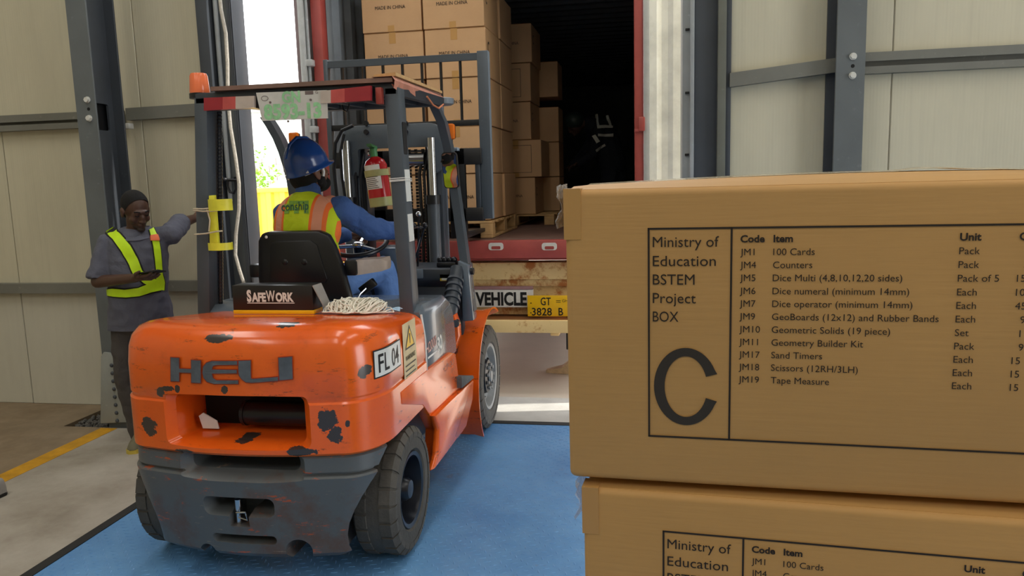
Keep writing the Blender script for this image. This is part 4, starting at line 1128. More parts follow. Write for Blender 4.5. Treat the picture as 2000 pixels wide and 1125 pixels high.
# beacon on the left leg, lamps on the right
q = FY(391, 188, .42); b = MB(); b.lathe([(-.012, .05), (.012, .05), (.014, .045)], q, 'Z', 24); bc = b.build('beacon', MT['plastic'], fk)
b = MB(); b.lathe([(.012, .046), (.02, .047), (.095, .042), (.108, .036), (.112, .001)], q, 'Z', 28); b.build('beacon_lens', MT['beacon'], bc)
q = FY(866, 199, 1.62); b = MB(); b.lathe([(-.022, .05), (-.014, .064), (.018, .066), (.024, .05)], q, 'Z', 24); b.cyl(q+Vector((-.02, 0, -.14)), q+Vector((-.02, 0, -.02)), .02); b.build('work_lamp', simple('grey_lamp_shell', (120, 128, 136), .4), fk)
for pxy, yy in (((874, 256), 1.5), ((568, 272), 1.5)):
    q = FY(*pxy, yy); b = MB(); b.box(q.x-.02, yy, q.z-.05, q.x+.04, yy+.05, q.z+.045, .014); si = b.build('turn_signal', MT['amber'], fk)
    b = MB(); b.box(q.x-.0, yy+.03, q.z-.13, q.x+.02, yy+.05, q.z-.04, .004); b.build('signal_stalk', MT['plastic'], si)
    b = MB(); b.box(q.x-.02, yy+.04, q.z-.045, q.x+.036, yy+.07, q.z+.04, .008); b.build('signal_shell', MT['plastic'], si)
# mirror turned so that it shows the driver
mp = FY(879, 333, 1.46); mw = mp+FO; dv = Vector((-1.78, 4.02, 1.56)); nm_ = ((CAM-mw).normalized()+(dv-mw).normalized()).normalized()
mq = nm_.to_track_quat('Z', 'Y').to_matrix().to_4x4(); mm = Matrix.Translation(mp) @ mq
b = MB(); t = bmesh.new(); rr_ = rrect(-.052, -.108, .052, .108, .022)
A = [t.verts.new((x, y, -.018)) for x, y in rr_]; B = [t.verts.new((x, y, 0)) for x, y in rr_]; n = len(rr_)
t.faces.new(A[::-1]); t.faces.new(B)
for i in range(n): t.faces.new((A[i], A[(i+1) % n], B[(i+1) % n], B[i]))
b.add(t, mm); mir = b.build('rear_mirror', MT['plastic'], fk)
b = MB(); t = bmesh.new(); t.faces.new([t.verts.new((x*.92, y*.96, .001)) for x, y in rr_]); b.add(t, mm)
mt_ = NT('mirror_glass'); mt_.base((.9, .9, .9)); b.build('mirror_glass', mt_.set(.02, 1.0), mir, 0)
b = MB(); b.tube([mp+Vector((.0, .03, 0)), mp+Vector((-.02, .06, .03)), mp+Vector((-.07, .06, .06))], .008); b.build('mirror_arm', MT['plastic'], mir)

# mast, carriage, load backrest -----------------------------------
YM = 1.93; SX = -.04
def mx(px, py, y=YM): return FY(px, py, y)
ms = MB(); p0, p1 = mx(664, 236), mx(871, 236)
UL, UR, UT = p0.x, mx(866, 260).x, mx(760, 243).z
U = rrect(UL, 1.70, UR, UT, .10, 8); Ui = rrect(UL+.115, 1.40, UR-.115, UT-.155, .02)
b = MB(); b.prism(U, YM, YM+.06, 'Y', .006); cr = b.build('mast_crosshead', MT['steel'], fk)
kc = MB(); kc.prism([(p[0], p[1]) for p in Ui], YM-.1, YM+.2, 'Y'); cut(cr, [kc])
for px in (716, 793):
    for py in (241, 258):
        q = mx(px, py); b = MB(); b.cyl((q.x, YM, q.z), (q.x, YM-.016, q.z), .017, n=12); b.build('bolt', MT['plastic'], cr)
for s, xa in ((-1, UL+.03), (1, UR-.10)):
    b = MB(); b.box(xa, YM+.03, .14, xa+.07, YM+.17, UT-.03, .006); b.build('mast_rail', MT['steel_d'], fk)
    xb = xa+(.075 if s < 0 else -.045)
    b = MB(); b.box(xb, YM+.05, .16, xb+.04, YM+.19, UT-.06, .004); b.build('inner_mast_rail', MT['plastic'], fk)
    xc = xa+.03+(-.015 if s < 0 else -.01)
    b = MB(); b.cyl((xc, YM-.03, .3), (xc, YM-.03, 1.52), .042, n=24); lc_ = b.build('lift_cylinder', MT['steel'], fk)
    b = MB(); b.cyl((xc, YM-.03, 1.50), (xc, YM-.03, 1.56), .05, n=24); b.build('gland', MT['plastic'], lc_)
    b = MB(); b.cyl((xc, YM-.03, 1.5), (xc, YM-.03, UT-.1), .028, n=20); b.build('lift_rod', MT['chrome'], lc_)
for z_ in (.35, .95):
    b = MB(); b.box(UL+.05, YM+.13, z_, UR-.05, YM+.19, z_+.1, .005); b.build('mast_tie', MT['steel_d'], fk)
ch_ = mx(808, 300)
for i, dx in enumerate((-.045, .0, .05)):
    b = MB(); n_ = 42
    for k in range(n_):
        z_ = .95+k*.022; b.box(ch_.x+dx-.009, YM+.04, z_, ch_.x+dx+.009, YM+.052+.006*(k % 2), z_+.018)
    b.build('lift_chain', MT['plastic'], fk, 0)
b = MB(); b.cyl((ch_.x-.055, YM+.05, 1.80), (ch_.x+.065, YM+.05, 1.80), .05, n=24); b.build('chain_sheave', MT['chrome'], fk)
for i, (px, w) in enumerate(((823, .012), (832, .010), (699, .011), (708, .012))):
    q = mx(px, 400); b = MB(); b.tube([(q.x, YM-.0, .9), (q.x+.005, YM-.01, 1.3), (q.x-.004, YM-.0, 1.7), (q.x+.01, YM+.06, 1.86)], w, 8); b.build('hydraulic_hose', MT['plastic'], fk)
b = MB(); b.tube([mx(*q, 1.86) for q in ((668, 470), (660, 400), (652, 330), (655, 280), (668, 255), (690, 245))], .012, 8); b.build('hydraulic_hose', MT['plastic'], fk)
b = MB(); b.tube([mx(*q, 1.84) for q in ((684, 470), (676, 400), (668, 345), (664, 300), (672, 262))], .010, 8); b.build('hydraulic_hose', MT['plastic'], fk)
# control levers
lv = FY(812, 452, 1.3)
for i, (x0, y0, x1, y1) in enumerate(((830, 440, 800, 545), (808, 440, 798, 500), (818, 418, 816, 520), (800, 445, 790, 540))):
    a, c = FY(x0, y0, 1.28), FY(x1, y1, 1.36); b = MB(); b.cyl(a, c, .0065, n=8); o = b.build('control_lever', MT['plastic'], fk)
    b = MB(); b.sph(a, .017 if i < 3 else .02, u=12, v=8); b.build('lever_knob', MT['chrome'] if i == 2 else MT['plastic'], o)
a, c = FY(803, 445, 1.28), FY(833, 443, 1.28); b = MB(); b.cyl(a, c, .006, n=8); b.build('lever_bar', MT['chrome'], fk)
# load backrest
YB = 2.27
K = lambda px, py: FY(px, py, YB)
tlb, trb, brb = K(634, 124), K(941, 98), K(961, 430)
xL, xR = tlb.x, K(941, 120).x
zt = (tlb.z+trb.z)/2
bk = MB(); bk.box(xL, YB, zt-.05, xR+.01, YB+.012, zt, .003); bk.box(xL, YB, zt-.006, xR+.01, YB+.05, zt, .002)
lb = bk.build('backrest', MT['steel'], fk, 0)
b = MB(); b.box(xR-.034, YB-.004, 1.375, xR+.045, YB+.06, zt+.012, .004); b.build('backrest_upright', MT['steel'], lb)
b = MB(); b.box(xL-.012, YB-.004, 1.375, xL+.022, YB+.06, zt+.012, .004); b.build('backrest_upright', MT['steel'], lb)
for px in (668, 706, 748, 786, 824, 861, 899):
    q = K(px, 180); b = MB(); b.box(q.x-.007, YB+.012, 2.05, q.x+.007, YB+.04, zt-.03); b.build('backrest_bar', MT['black'], lb, 0)
b = MB(); b.box(xL, YB+.005, 2.035, xR, YB+.045, 2.075, .003); b.build('backrest_bar', MT['black'], lb)
zc = [K(900, y).z for y in (290, 322, 406, 432)]
b = MB(); b.box(xL+.05, YB-.03, zc[1], xR-.02, YB+.05, zc[0], .004); ca = b.build('carriage_plate', MT['black'], fk)
b = MB(); b.box(xL+.05, YB-.03, zc[3], xR-.02, YB+.05, zc[2], .004); b.build('carriage_plate', MT['black'], fk)
b = MB(); b.box(xR-.07, YB-.02, zc[3], xR-.035, YB+.06, zc[0], .004); b.build('carriage_side', MT['steel_d'], fk)
b = MB(); b.box(K(888, 290).x-.04, YB-.10, zc[0]-.02, K(888, 290).x+.045, YB-.03, zc[0]+.005, .006); b.build('carriage_lug', MT['hood'], fk)
for sx in (-.34, .26):
    b = MB(); b.prism([(YB-.03, 1.24), (YB-.03, zc[0]), (YB+.012, zc[0]), (YB+.012, 1.29), (YB+1.05, 1.262), (YB+1.05, 1.25)], sx, sx+.12, 'X', .003); b.build('fork', MT['black'], fk)

# seat -------------------------------------------------------------
SYB = .58
sp = [FY(*q, SYB) for q in ((505, 470), (512, 456), (525, 452), (622, 450), (640, 458), (652, 480), (668, 522), (678, 560), (690, 600), (512, 600), (505, 540))]
b = MB(); b.prism([(p.x, p.z) for p in sp], SYB-.012, SYB+.05, 'Y', .014); se = b.build('seat_back', MT['plastic'], fk, 40)
sq = [FY(*q, SYB-.012) for q in ((527, 478), (536, 471), (606, 469), (620, 478), (640, 545), (636, 552), (532, 553), (526, 545))]
b = MB(); b.prism([(p.x, p.z) for p in sq], SYB-.018, SYB-.006, 'Y', .005); b.build('back_panel', MT['plastic'], se, 40)
cxs = FY(580, 560, SYB).x
b = MB(); b.box(cxs-.23, SYB-.02, .965, cxs+.23, SYB+.50, 1.04, .03, seg=3); b.build('seat_cushion', MT['plastic'], fk)
b = MB(); b.box(cxs-.2, SYB+.0, .90, cxs+.2, SYB+.45, .97, .01); b.build('seat_base', MT['plastic'], fk)
for px, m in ((520, 'white_st'), (557, 'plastic'), (595, 'plastic')):
    q = FY(px, 463 if px == 520 else 512, SYB-.014); b = MB(); b.sph(q, .008 if px == 520 else .018, (1, .5, 1), u=12, v=8); b.build('seat_fixing', MT[m], se)
a, c = FY(686, 520, .70), FY(742, 515, .78)
b = MB(); b.prism(rrect(a.x-.005, a.z-.04, a.x+.06, a.z+.04, .012), .62, .72, 'Y', .004); ar = b.build('armrest', MT['plastic'], fk)
b = MB(); b.loft([[(a.x+.055, .63, a.z-.040), (a.x+.055, .75, a.z-.040), (a.x+.055, .75, a.z+.040), (a.x+.055, .63, a.z+.040)], [(a.x+.16, .72, a.z-.030), (a.x+.16, .86, a.z-.030), (a.x+.16, .86, a.z+.036), (a.x+.16, .72, a.z+.036)], [(a.x+.172, .76, a.z-.01), (a.x+.172, .84, a.z-.01), (a.x+.172, .84, a.z+.02), (a.x+.172, .76, a.z+.02)]])
b.build('armrest_pad', simple('beige_plastic', (164, 148, 136), .4), ar)
q = FY(503, 528, .6); b = MB(); b.box(q.x-.05, .60, q.z-.04, q.x+.01, .68, q.z+.03, .01); b.build('armrest', MT['plastic'], fk)
q = FY(676, 570, .62); b = MB(); b.box(q.x-.03, .60, q.z-.06, q.x+.012, .64, q.z+.05, .006); b.build('recliner_plate', simple('grey_brown_steel', (120, 112, 104), .4), fk)
a, c = FY(703, 574, .70), FY(722, 556, .74); b = MB(); b.tube([FY(694, 592, .66), a, c], .006); hb = b.build('hand_lever', MT['chrome'], fk)
b = MB(); m = Matrix.Translation(FY(718, 560, .74)) @ Euler((0, rad(-35), 0)).to_matrix().to_4x4(); b.box(-.045, -.02, -.024, .05, .02, .024, .008, m=m); b.build('lever_grip', MT['plastic'], hb)
# steering column, wheel
swc = FY(700, 474, 1.14)
b = MB(); pts = []
mr = Matrix.Translation(swc) @ Euler((rad(22), rad(4), 0)).to_matrix().to_4x4()
for i in range(32): pts.append(mr @ Vector((.165*math.cos(2*PI*i/32), .165*math.sin(2*PI*i/32), 0)))
b.tube(pts, .014, 10, True); sw = b.build('steering_wheel', MT['plastic'], fk)
b = MB()
for a in (90, 210, 330): b.cyl(mr @ Vector((0, 0, -.02)), mr @ Vector((.16*math.cos(rad(a)), .16*math.sin(rad(a)), 0)), .012, n=10)
b.sph(mr @ Vector((0, 0, -.015)), .04, (1, 1, .6)); b.build('wheel_spokes', MT['chrome'], sw)
b = MB(); b.cyl(mr @ Vector((0, 0, -.02)), mr @ Vector((0, .02, -.40)), .035, .05, 16); b.build('steering_column', MT['plastic'], fk)
q = FY(770, 500, 1.34); b = MB(); b.prism([(1.22, q.z+.06), (1.30, q.z+.075), (1.42, q.z-.02), (1.42, q.z-.09), (1.30, q.z-.09)], q.x-.06, q.x+.05, 'X', .012); b.build('instrument_pod', MT['hood'], fk)
b = MB(); b.box(q.x-.08, 1.38, 1.06, q.x+.16, 1.5, 1.12, .01); b.build('cowl_top', MT['hood'], fk)

# ---------------------------------------------------------------- loose things on and around the truck
def on_top(px, py):
    q = atZ(px, py, 1.10)
    for _ in range(30):
        yl_ = min(.30, q.y-FO.y); z_ = 1.1015-.115*max(0, yl_+.2); q = atZ(px, py, z_)
        if q.y-FO.y > .30: q = atY(px, py, FO.y+.30)
    z_ = 1.1015-.115*max(0, q.y-FO.y+.2)
    return Vector((q.x, q.y, z_))
a = on_top(456, 606.5); c = on_top(612, 602); a.y = c.y = FO.y+.14; a.z = c.z = 1.1015-.115*.34; a.x, c.x = atY(456, 606, a.y).x, atY(612, 602, a.y).x; w_ = (c-a).length; ang = 0
sb = thing('glove_box', 'black carton with white lettering and a yellow base stripe on the orange counterweight', 'box', a, ang)
b = MB(); b.box(0, 0, .018, w_, .10, .134, .003); b.build('box_body', simple('glossy_black_card', (28, 28, 30), .3, var=.1), sb)
b = MB(); b.box(-.001, -.001, 0, w_+.001, .101, .018, .002); b.build('yellow_band', MT['plate_yellow'], sb, label='yellow base band')
b = MB(); b.loft([[(w_, .0, .132), (w_+.004, .0, .132), (w_+.05, .01, .03), (w_+.046, .01, .03)], [(w_, .095, .132), (w_+.004, .095, .132), (w_+.05, .085, .03), (w_+.046, .085, .03)]]); b.build('end_flap', simple('grey_card', (150, 146, 142), .6), sb, angle=0)
b = MB(); X, Z = Vector((1, 0, 0)), Vector((0, 0, 1))
for s, x0, x1, cp in (('S', .185, .245, .050), ('AFE', .245, .43, .038), ('W', .43, .54, .050), ('ORK', .545, .775, .038)):
    write(b.b, s, Vector((w_*x0, -.0018, .060)), X, Z, cp, w_*(x1-x0)*.97, bold=.05)
b.quad((w_*.185, -.0018, .050), (w_*.775, -.0018, .050), (w_*.775, -.0018, .054), (w_*.185, -.0018, .054))
b.build('lettering', MT['white_st'], sb, angle=0)
b = MB(); random.seed(3)
HC = Vector((atY(686, 600, FO.y+.17).x, FO.y+.20, 1.1015-.115*.33))
for i in range(105):        # loops of cord thrown over each other
    s_ = i/105; a0 = random.uniform(0, 2*PI); r0 = random.uniform(.04, .085); e_ = random.uniform(.35, .75); tilt = random.uniform(-.35, .35); pts = []
    cx = random.uniform(-.085, .085); cy = random.uniform(-.03, .03); cz = .006+.058*s_*(1-abs(cx)/.14)
    for k in range(18):
        t_ = 2*PI*k/18; u, v = r0*math.cos(t_)*1.15, r0*math.sin(t_)*e_
        x_, y_ = cx+u*math.cos(a0*.3)-v*math.sin(a0*.3), cy+u*math.sin(a0*.3)+v*math.cos(a0*.3)
        d_ = min(1, math.hypot(x_/.165, y_/.085)); z_ = min(cz+.02*math.sin(t_*2+a0)+tilt*u*.3, .078*math.sqrt(max(0, 1-d_*d_))+.006)
        pts.append(HC+Vector((x_+.018, y_, max(.003, z_)-.115*y_-.003)))
    b.tube(pts, .0029, 5, True)
tag(b.build('rope', simple('white_cord', (240, 236, 222), .7, var=.1, sc=40), angle=60), 'tangled heap of thin white cord lying on the orange counterweight', 'rope')
q = Vector((atY(760, 598, FO.y+.22).x, FO.y+.22, 1.1015-.115*.42)); cwz = q.z; b = MB(); rows = []
for j in range(5): rows.append([(q.x-.05+.10*i/6, q.y+.05*j/4, cwz+.006+.012*abs(math.sin(i*1.1+j*.9))+.008*(j % 2)) for i in range(7)])
b.loft(rows, cap=False, close=False)
tag(b.build('face_mask', simple('pale_blue_cloth', (168, 198, 222), .8, var=.06)), 'crumpled pale blue face mask beside the white cord on the counterweight', 'mask')

# extinguisher strapped inside the right rear leg
et, eb = atY(731, 306, 3.70), atY(745, 402, 3.70)
ax = (et-eb).normalized(); L = (et-eb).length; EQ = ax.to_track_quat('Z', 'Y').to_matrix().to_4x4()
ex = thing('fire_extinguisher', 'red fire extinguisher with white label strapped inside the right rear forklift post', 'extinguisher', eb)
ex.rotation_euler = ax.to_track_quat('Z', 'Y').to_euler()
er = .056
b = MB(); b.lathe([(.0, er*.9), (.004, er), (L*.83, er), (L*.92, er*.82), (L*.985, er*.42), (L, er*.3)], (0, 0, 0), 'Z', 32); b.build('cylinder', simple('red_gloss', (176, 26, 34), .22, var=.06), ex)
b = MB(); b.lathe([(-.004, er*.95), (0, er+.0015), (.042, er+.0015)], (0, 0, 0), 'Z', 32); b.build('foot_ring', simple('olive_ring', (160, 160, 104), .4), ex)
def lab(z0, z1, a0, a1, off):
    b = MB(); n = 12; r = er+off; inv = EQ.to_3x3().inverted(); back = inv @ Vector((0, -1, 0)); base = math.atan2(back.y, back.x)
    A = [[(r*math.cos(base+rad(a0+(a1-a0)*i/n)), r*math.sin(base+rad(a0+(a1-a0)*i/n)), z) for i in range(n+1)] for z in (z0, z1)]
    b.loft(A, cap=False, close=False); return b
lab(.085, L*.83, -60, 38, .0012).build('paper_label', MT['white_st'], ex)
b = MB()
for k in range(9):
    t = lab(.09+.009*k, .093+.009*k, -46, 22-(k % 3)*6, .0022); me = t.mesh('x', None); b.b.from_mesh(me); bpy.data.meshes.remove(me)
b.build('label_print', MT['ink2'], ex, 0)
b = MB(); b.lathe([(L*.60, er+.0025), (L*.60, er+.004), (L*.73, er+.004), (L*.73, er+.0025)], (0, 0, 0), 'Z', 32); b.build('strap', simple('olive_strap', (166, 164, 110), .6, var=.2), ex)
b = MB(); b.cyl((0, 0, L), (0, 0, L+.04), .018, n=16); b.cyl((0, 0, L+.015), (-.035, -.01, L+.02), .012, n=12)
b.prism([(-.03, L+.035), (.05, L+.05), (.055, L+.062), (-.03, L+.05)], -.012, .012, 'Y'); b.build('valve', simple('green_valve', (64, 128, 76), .4), ex)
b = MB(); b.lathe([(-.004, .016), (.004, .016)], (-.02, -.03, L+.02), 'Y', 16); b.build('gauge', MT['chrome'], ex)

# yellow bracket tied to the left rear leg
yb = 3.12+.355
def BY(px, py): q = atY(px, py, yb); return (q.x, q.z)
brk = thing('extinguisher_bracket', 'empty yellow bracket tied with string to the left rear forklift post', 'bracket', (0, 0, 0))
ylw = simple('pale_yellow_paint', (224, 220, 62), .45, var=.12, sc=16)
b = MB(); b.prism([BY(*p) for p in ((410, 382), (421, 381), (428, 470), (430, 484), (412, 482))], yb-.012, yb+.008, 'Y', .003); b.build('back_strip', ylw, brk)
def clampring(py0, py1, opened):
    b = MB(); x0, z1 = BY(412, py0); _, z0 = BY(412, py1); cx = x0+.068; pts = []
    for i in range(15):
        a_ = rad(200-(opened*i/14)); pts.append((cx+.06*math.cos(a_), yb-.03+.05*math.sin(a_)))
    inn = [(cx+(p[0]-cx)*.93, yb-.03+(p[1]-yb+.03)*.92) for p in pts]
    b.loft([[(p[0], p[1], z0), (q[0], q[1], z0), (q[0], q[1], z1), (p[0], p[1], z1)] for p, q in zip(pts, inn)]); return b
clampring(389, 411, -165).build('clamp_ring', ylw, brk, 40)
b = clampring(473, 487, -200); b.build('clamp_ring', ylw, brk, 40)
strg = simple('dirty_string', (196, 184, 160), .8, var=.2)
for i, (pa, pb_) in enumerate((((378, 408), (416, 406)), ((378, 411), (414, 412)), ((380, 458), (424, 452)))):
    A, B_ = atY(*pa, yb-.028), atY(*pb_, yb-.028)
    b = MB(); b.tube([(A.x-.004, yb+.12, A.z), (A.x-.008, yb+.02, A.z), A, (A+B_)/2+Vector((0, 0, -.003)), B_, B_+Vector((.01, .03, 0))], .004, 6); b.build('string', strg, brk)
b = MB(); b.tube([atY(404, 408, yb-.022), atY(410, 430, yb-.02), atY(408, 452, yb-.022)], .0035, 6); b.build('string', strg, brk)

# rope hanging beside the left door jamb
b = MB(); rp_ = [atY(x/2.0096, y/2.0096, 4.98) for x, y in ((858, -60), (868, 40), (886, 130), (893, 250), (894, 380), (905, 500), (925, 620), (938, 720), (938, 820), (926, 920), (924, 1000), (940, 1060), (958, 1115), (990, 1190))]
b.tube(rp_, .0125, 8); tag(b.build('rope', simple('grey_white_rope', (196, 190, 178), .8, var=.15, sc=60, bump=.5, bsc=90)), 'thick off-white rope hanging down in front of the left door jamb', 'rope')
q = atY(452, 358, 4.98); hk = thing('rope_shackle', 'black steel shackle hanging on the left door jamb next to the thick rope', 'shackle', (q.x-.02, 5.02, q.z))
b = MB(); b.tube([(-.03, 0, .03), (-.035, 0, -.02), (-.02, 0, -.06), (.01, 0, -.07), (.03, 0, -.04), (.03, 0, .02)], .009, 8); b.build('bow', MT['plastic'], hk)
b = MB(); b.cyl((-.05, 0, .025), (.05, 0, .02), .010); b.sph((-.05, 0, .025), .018); b.build('pin', MT['plastic'], hk)
b = MB(); b.cyl((.0, 0, .025), (.0, .05, .04), .008); b.build('wall_eye', MT['plastic'], hk)

# toe of a shoe at the left edge of the floor
q = atZ(-36, 984); sh = thing('shoe', 'grey shoe on the concrete, only its toe showing at the left edge', 'shoe', (q.x, q.y, 0), rad(-96))
b = MB(); pts = [(-.13, .030), (-.10, .036), (0, .038), (.08, .044), (.13, .036), (.15, .0)]
b.prism([(x, y) for x, y in [(-.14, -.02), (-.12, -.035), (0, -.036), (.08, -.044), (.13, -.032), (.148, 0), (.13, .032), (.08, .044), (0, .036), (-.12, .035), (-.14, .02)]], 0, .018, 'Z', .004); b.build('sole', MT['rubber'], sh)
b = MB(); b.loft([[(x, h_*math.cos(a_), .016+max(0, k_*math.sin(a_))) for a_ in [PI*i/10 for i in range(11)]] for x, h_, k_ in ((-.13, .03, .08), (-.06, .033, .09), (0, .036, .075), (.06, .041, .05), (.11, .036, .038), (.14, .018, .02))]); b.build('upper', simple('grey_shoe_cloth', (150, 148, 144), .8), sh)

# ---------------------------------------------------------------- people
def skin(name, rgb):
    t = NT(name); c = lin(rgb); t.base(t.mix(t.ramp(t.noise(20, 4), .35, .7), c, tuple(x*.82 for x in c)))
    t.bump(t.noise(120, 3), .08, .003); return t.set(.45)
MT['skin_d'] = skin('dark_brown_skin', (84, 58, 46)); MT['skin_m'] = skin('brown_skin', (122, 82, 62))
MT['hair'] = simple('black_hair', (11, 10, 10), .9, bump=.25, bsc=160)
def cloth(name, rgb, rough=.85, sc=9, amt=.5):
    t = NT(name); c = lin(rgb); n = t.noise(sc, 4, .55, None, .6)
    t.base(t.mix(t.ramp(t.noise(4, 4), .35, .7), c, tuple(x*.85 for x in c)))
    t.bump(n, amt, .03); return t.set(rough)
MT['polo'] = cloth('slate_polo_cloth', (92, 94, 108)); MT['jeans_b'] = cloth('faded_black_jeans', (74, 70, 68)); MT['blue_shirt'] = cloth('blue_work_shirt', (60, 92, 150), amt=.7)
MT['jeans'] = cloth('blue_jeans', (104, 144, 210))
MT['hiviz'] = simple('lime_reflective_tape', (206, 246, 24), .5, var=.05); MT['hv_edge'] = simple('black_edging', (22, 22, 26), .8)
MT['hv_orange'] = simple('orange_tape', (248, 120, 70), .6)

def head_shapes(c, f, up, s=1.0):
    """c head centre, f facing, up; returns blob pieces of a head with face"""
    f = Vector(f).normalized(); up = (Vector(up)-f*Vector(up).dot(f)).normalized(); r = f.cross(up)
    m = Matrix((r, f, up)).transposed(); e = m.to_euler(); c = Vector(c)
    def p(x, y, z): return c + (r*x+f*y+up*z)*s
    def E(x, y, z, a, b_, d): return ('e', p(x, y, z), (a*s, b_*s, d*s), tuple(e))
    S_ = [E(0, -.012, .03, .076, .096, .088), E(0, .022, -.035, .060, .068, .072), E(0, .040, -.075, .040, .046, .034),
          E(0, .062, -.005, .052, .030, .05), E(0, .084, .022, .048, .014, .012),
          E(0, .098, -.018, .014, .016, .026), E(0, .104, -.036, .019, .016, .012), E(-.014, .096, -.038, .009, .010, .008), E(.014, .096, -.038, .009, .010, .008),
          E(0, .090, -.062, .024, .012, .007), E(0, .088, -.073, .021, .012, .008), E(0, .080, -.095, .022, .018, .016),
          E(-.03, .082, .004, .014, .010, .008), E(.03, .082, .004, .014, .010, .008),
          E(-.039, .058, -.032, .022, .026, .026), E(.039, .058, -.032, .022, .026, .026)]
    for sx in (-1, 1):
        S_ += [E(sx*.079, -.006, -.012, .008, .020, .032), E(sx*.080, -.012, .004, .010, .018, .016)]
    return S_, p, e
def cap_shapes(p, e, s, z0=.0, grow=.006):
    return [('e', p(0, -.014, .036), ((.076+grow)*s, (.096+grow)*s, (.088+grow)*s), tuple(e)), ('e', p(0, -.05, -.01), ((.066+grow)*s, (.058+grow)*s, .07*s), tuple(e))]
def hand_shapes(w, d, palm_n, thumb_dir, L=.175, curl=(.25, .5, .4), spread=.1):
    """wrist w, finger direction d, palm normal (towards which the fingers curl), thumb side"""
    w, d, n, t = Vector(w), Vector(d).normalized(), Vector(palm_n).normalized(), Vector(thumb_dir).normalized()
    t = (t-d*t.dot(d)).normalized(); n = d.cross(t) if d.cross(t).dot(n) > 0 else t.cross(d)
    S_ = []; pl = L*.52
    for k in range(4):
        o = t*(.030-.020*k)
        S_.append(('c', w+o*.6, w+d*pl*(.98-.03*k)+o, .0135, .0125))
    S_.append(('c', w, w+d*pl*.5, .020, .019))
    for k, (ln, r0) in enumerate(((.44, .0092), (.49, .0095), (.46, .0092), (.36, .0082))):
        o = t*(.030-.020*k); q = w+d*pl*(.98-.03*k)+o; dd = (d+t*(spread*(1.5-k))).normalized(); a_ = 0
        for j, (fr_, cu) in enumerate(zip((.45, .30, .25), curl)):
            a_ += cu; v = dd*math.cos(a_)+n*math.sin(a_); q2 = q+v*(L*ln*fr_)
            S_.append(('c', q, q2, r0*(1-.08*j), r0*(.92-.08*j))); q = q2
    q = w+t*.024+d*pl*.22; q2 = q+(t*.75+d*.6+n*.25).normalized()*L*.22; q3 = q2+(d*.9+t*.15+n*.35).normalized()*L*.19
    S_ += [('c', q, q2, .0135, .0115), ('c', q2, q3, .0110, .0085)]
    return S_
def shoe_mesh(name, ankle, d, mat_u, mat_s, par):
    d = Vector((d[0], d[1], 0)).normalized(); r = Vector((d.y, -d.x, 0)); a_ = Vector((ankle[0], ankle[1], 0))
    prof = [(-.075, .030), (-.03, .036), (.05, .038), (.12, .046), (.17, .040), (.195, .018)]
    b = MB(); b.loft([[a_+d*x+r*h_*math.cos(q)+Vector((0, 0, .022+k_*math.sin(q))) for q in [PI*i/10 for i in range(11)]] for (x, h_), k_ in zip(prof, (.075, .095, .080, .055, .042, .018))])
    o = b.build(name, mat_u, par, 60)
    b = MB(); out = [(x, h_+.004) for x, h_ in prof]; ol = [a_+d*x+r*h_ for x, h_ in out]+[a_+d*x-r*h_ for x, h_ in out[::-1]]
    b.loft([[p+Vector((0, 0, 0)) for p in ol], [p+Vector((0, 0, .026)) for p in ol]]); b.build('sole', mat_s, o, 30)
    return o
def ribbon(b, surf_bvh, rows, off=.006, th=.004):
    """rows: list of (left pixel, right pixel); laid on the cloth seen along those sight lines"""
    R_ = []
    for l, r in rows:
        row = []
        for k in range(4):
            px, py = l[0]+(r[0]-l[0])*k/3, l[1]+(r[1]-l[1])*k/3
            h = surf_bvh.ray_cast(CAM, ray(px, py).normalized())
            if h[0] is None: row.append(None)
            else:
                n = h[1] if h[1].dot(CAM-h[0]) > 0 else -h[1]; row.append((h[0], n))
        R_.append(row)
    good = [x for row in R_ for x in row if x]
    for i, row in enumerate(R_):        # a sample past the outline takes the nearest one on the cloth
        for k in range(4):
            if row[k] is None:
                c_ = [x for x in row if x] or [x for q in R_[max(0, i-1):i+2] for x in q if x] or good
                d_ = ray(rows[i][0][0]+(rows[i][1][0]-rows[i][0][0])*k/3, rows[i][0][1]+(rows[i][1][1]-rows[i][0][1])*k/3)
                p0, n0 = c_[0]; q = CAM+d_*((p0-CAM).dot(cF)/d_.dot(cF)); row[k] = (q+cF*.02, n0)
    up = [[p+n*(off+th) for p, n in row] for row in R_]; dn = [[p+n*(off-.012) for p, n in row] for row in R_]
    ringz = [u+d_[::-1] for u, d_ in zip(up, dn)]
    b.loft(ringz)
def bvh_of(*objs):
    v, f = [], []
    for o in objs:
        k = len(v); v += [o.matrix_world @ x.co for x in o.data.vertices]; f += [[i+k for i in p.vertices] for p in o.data.polygons]
    return BVHTree.FromPolygons(v, f)
def sm(px, k=6):
    """resample a pixel polyline of (left, right) pairs smoothly"""
    out = []
    for i in range(len(px)-1):
        for j in range(k):
            f = j/k; out.append(tuple((a[0]+(c[0]-a[0])*f, a[1]+(c[1]-a[1])*f) for a, c in zip(px[i], px[i+1])))
    out.append(px[-1]); return out

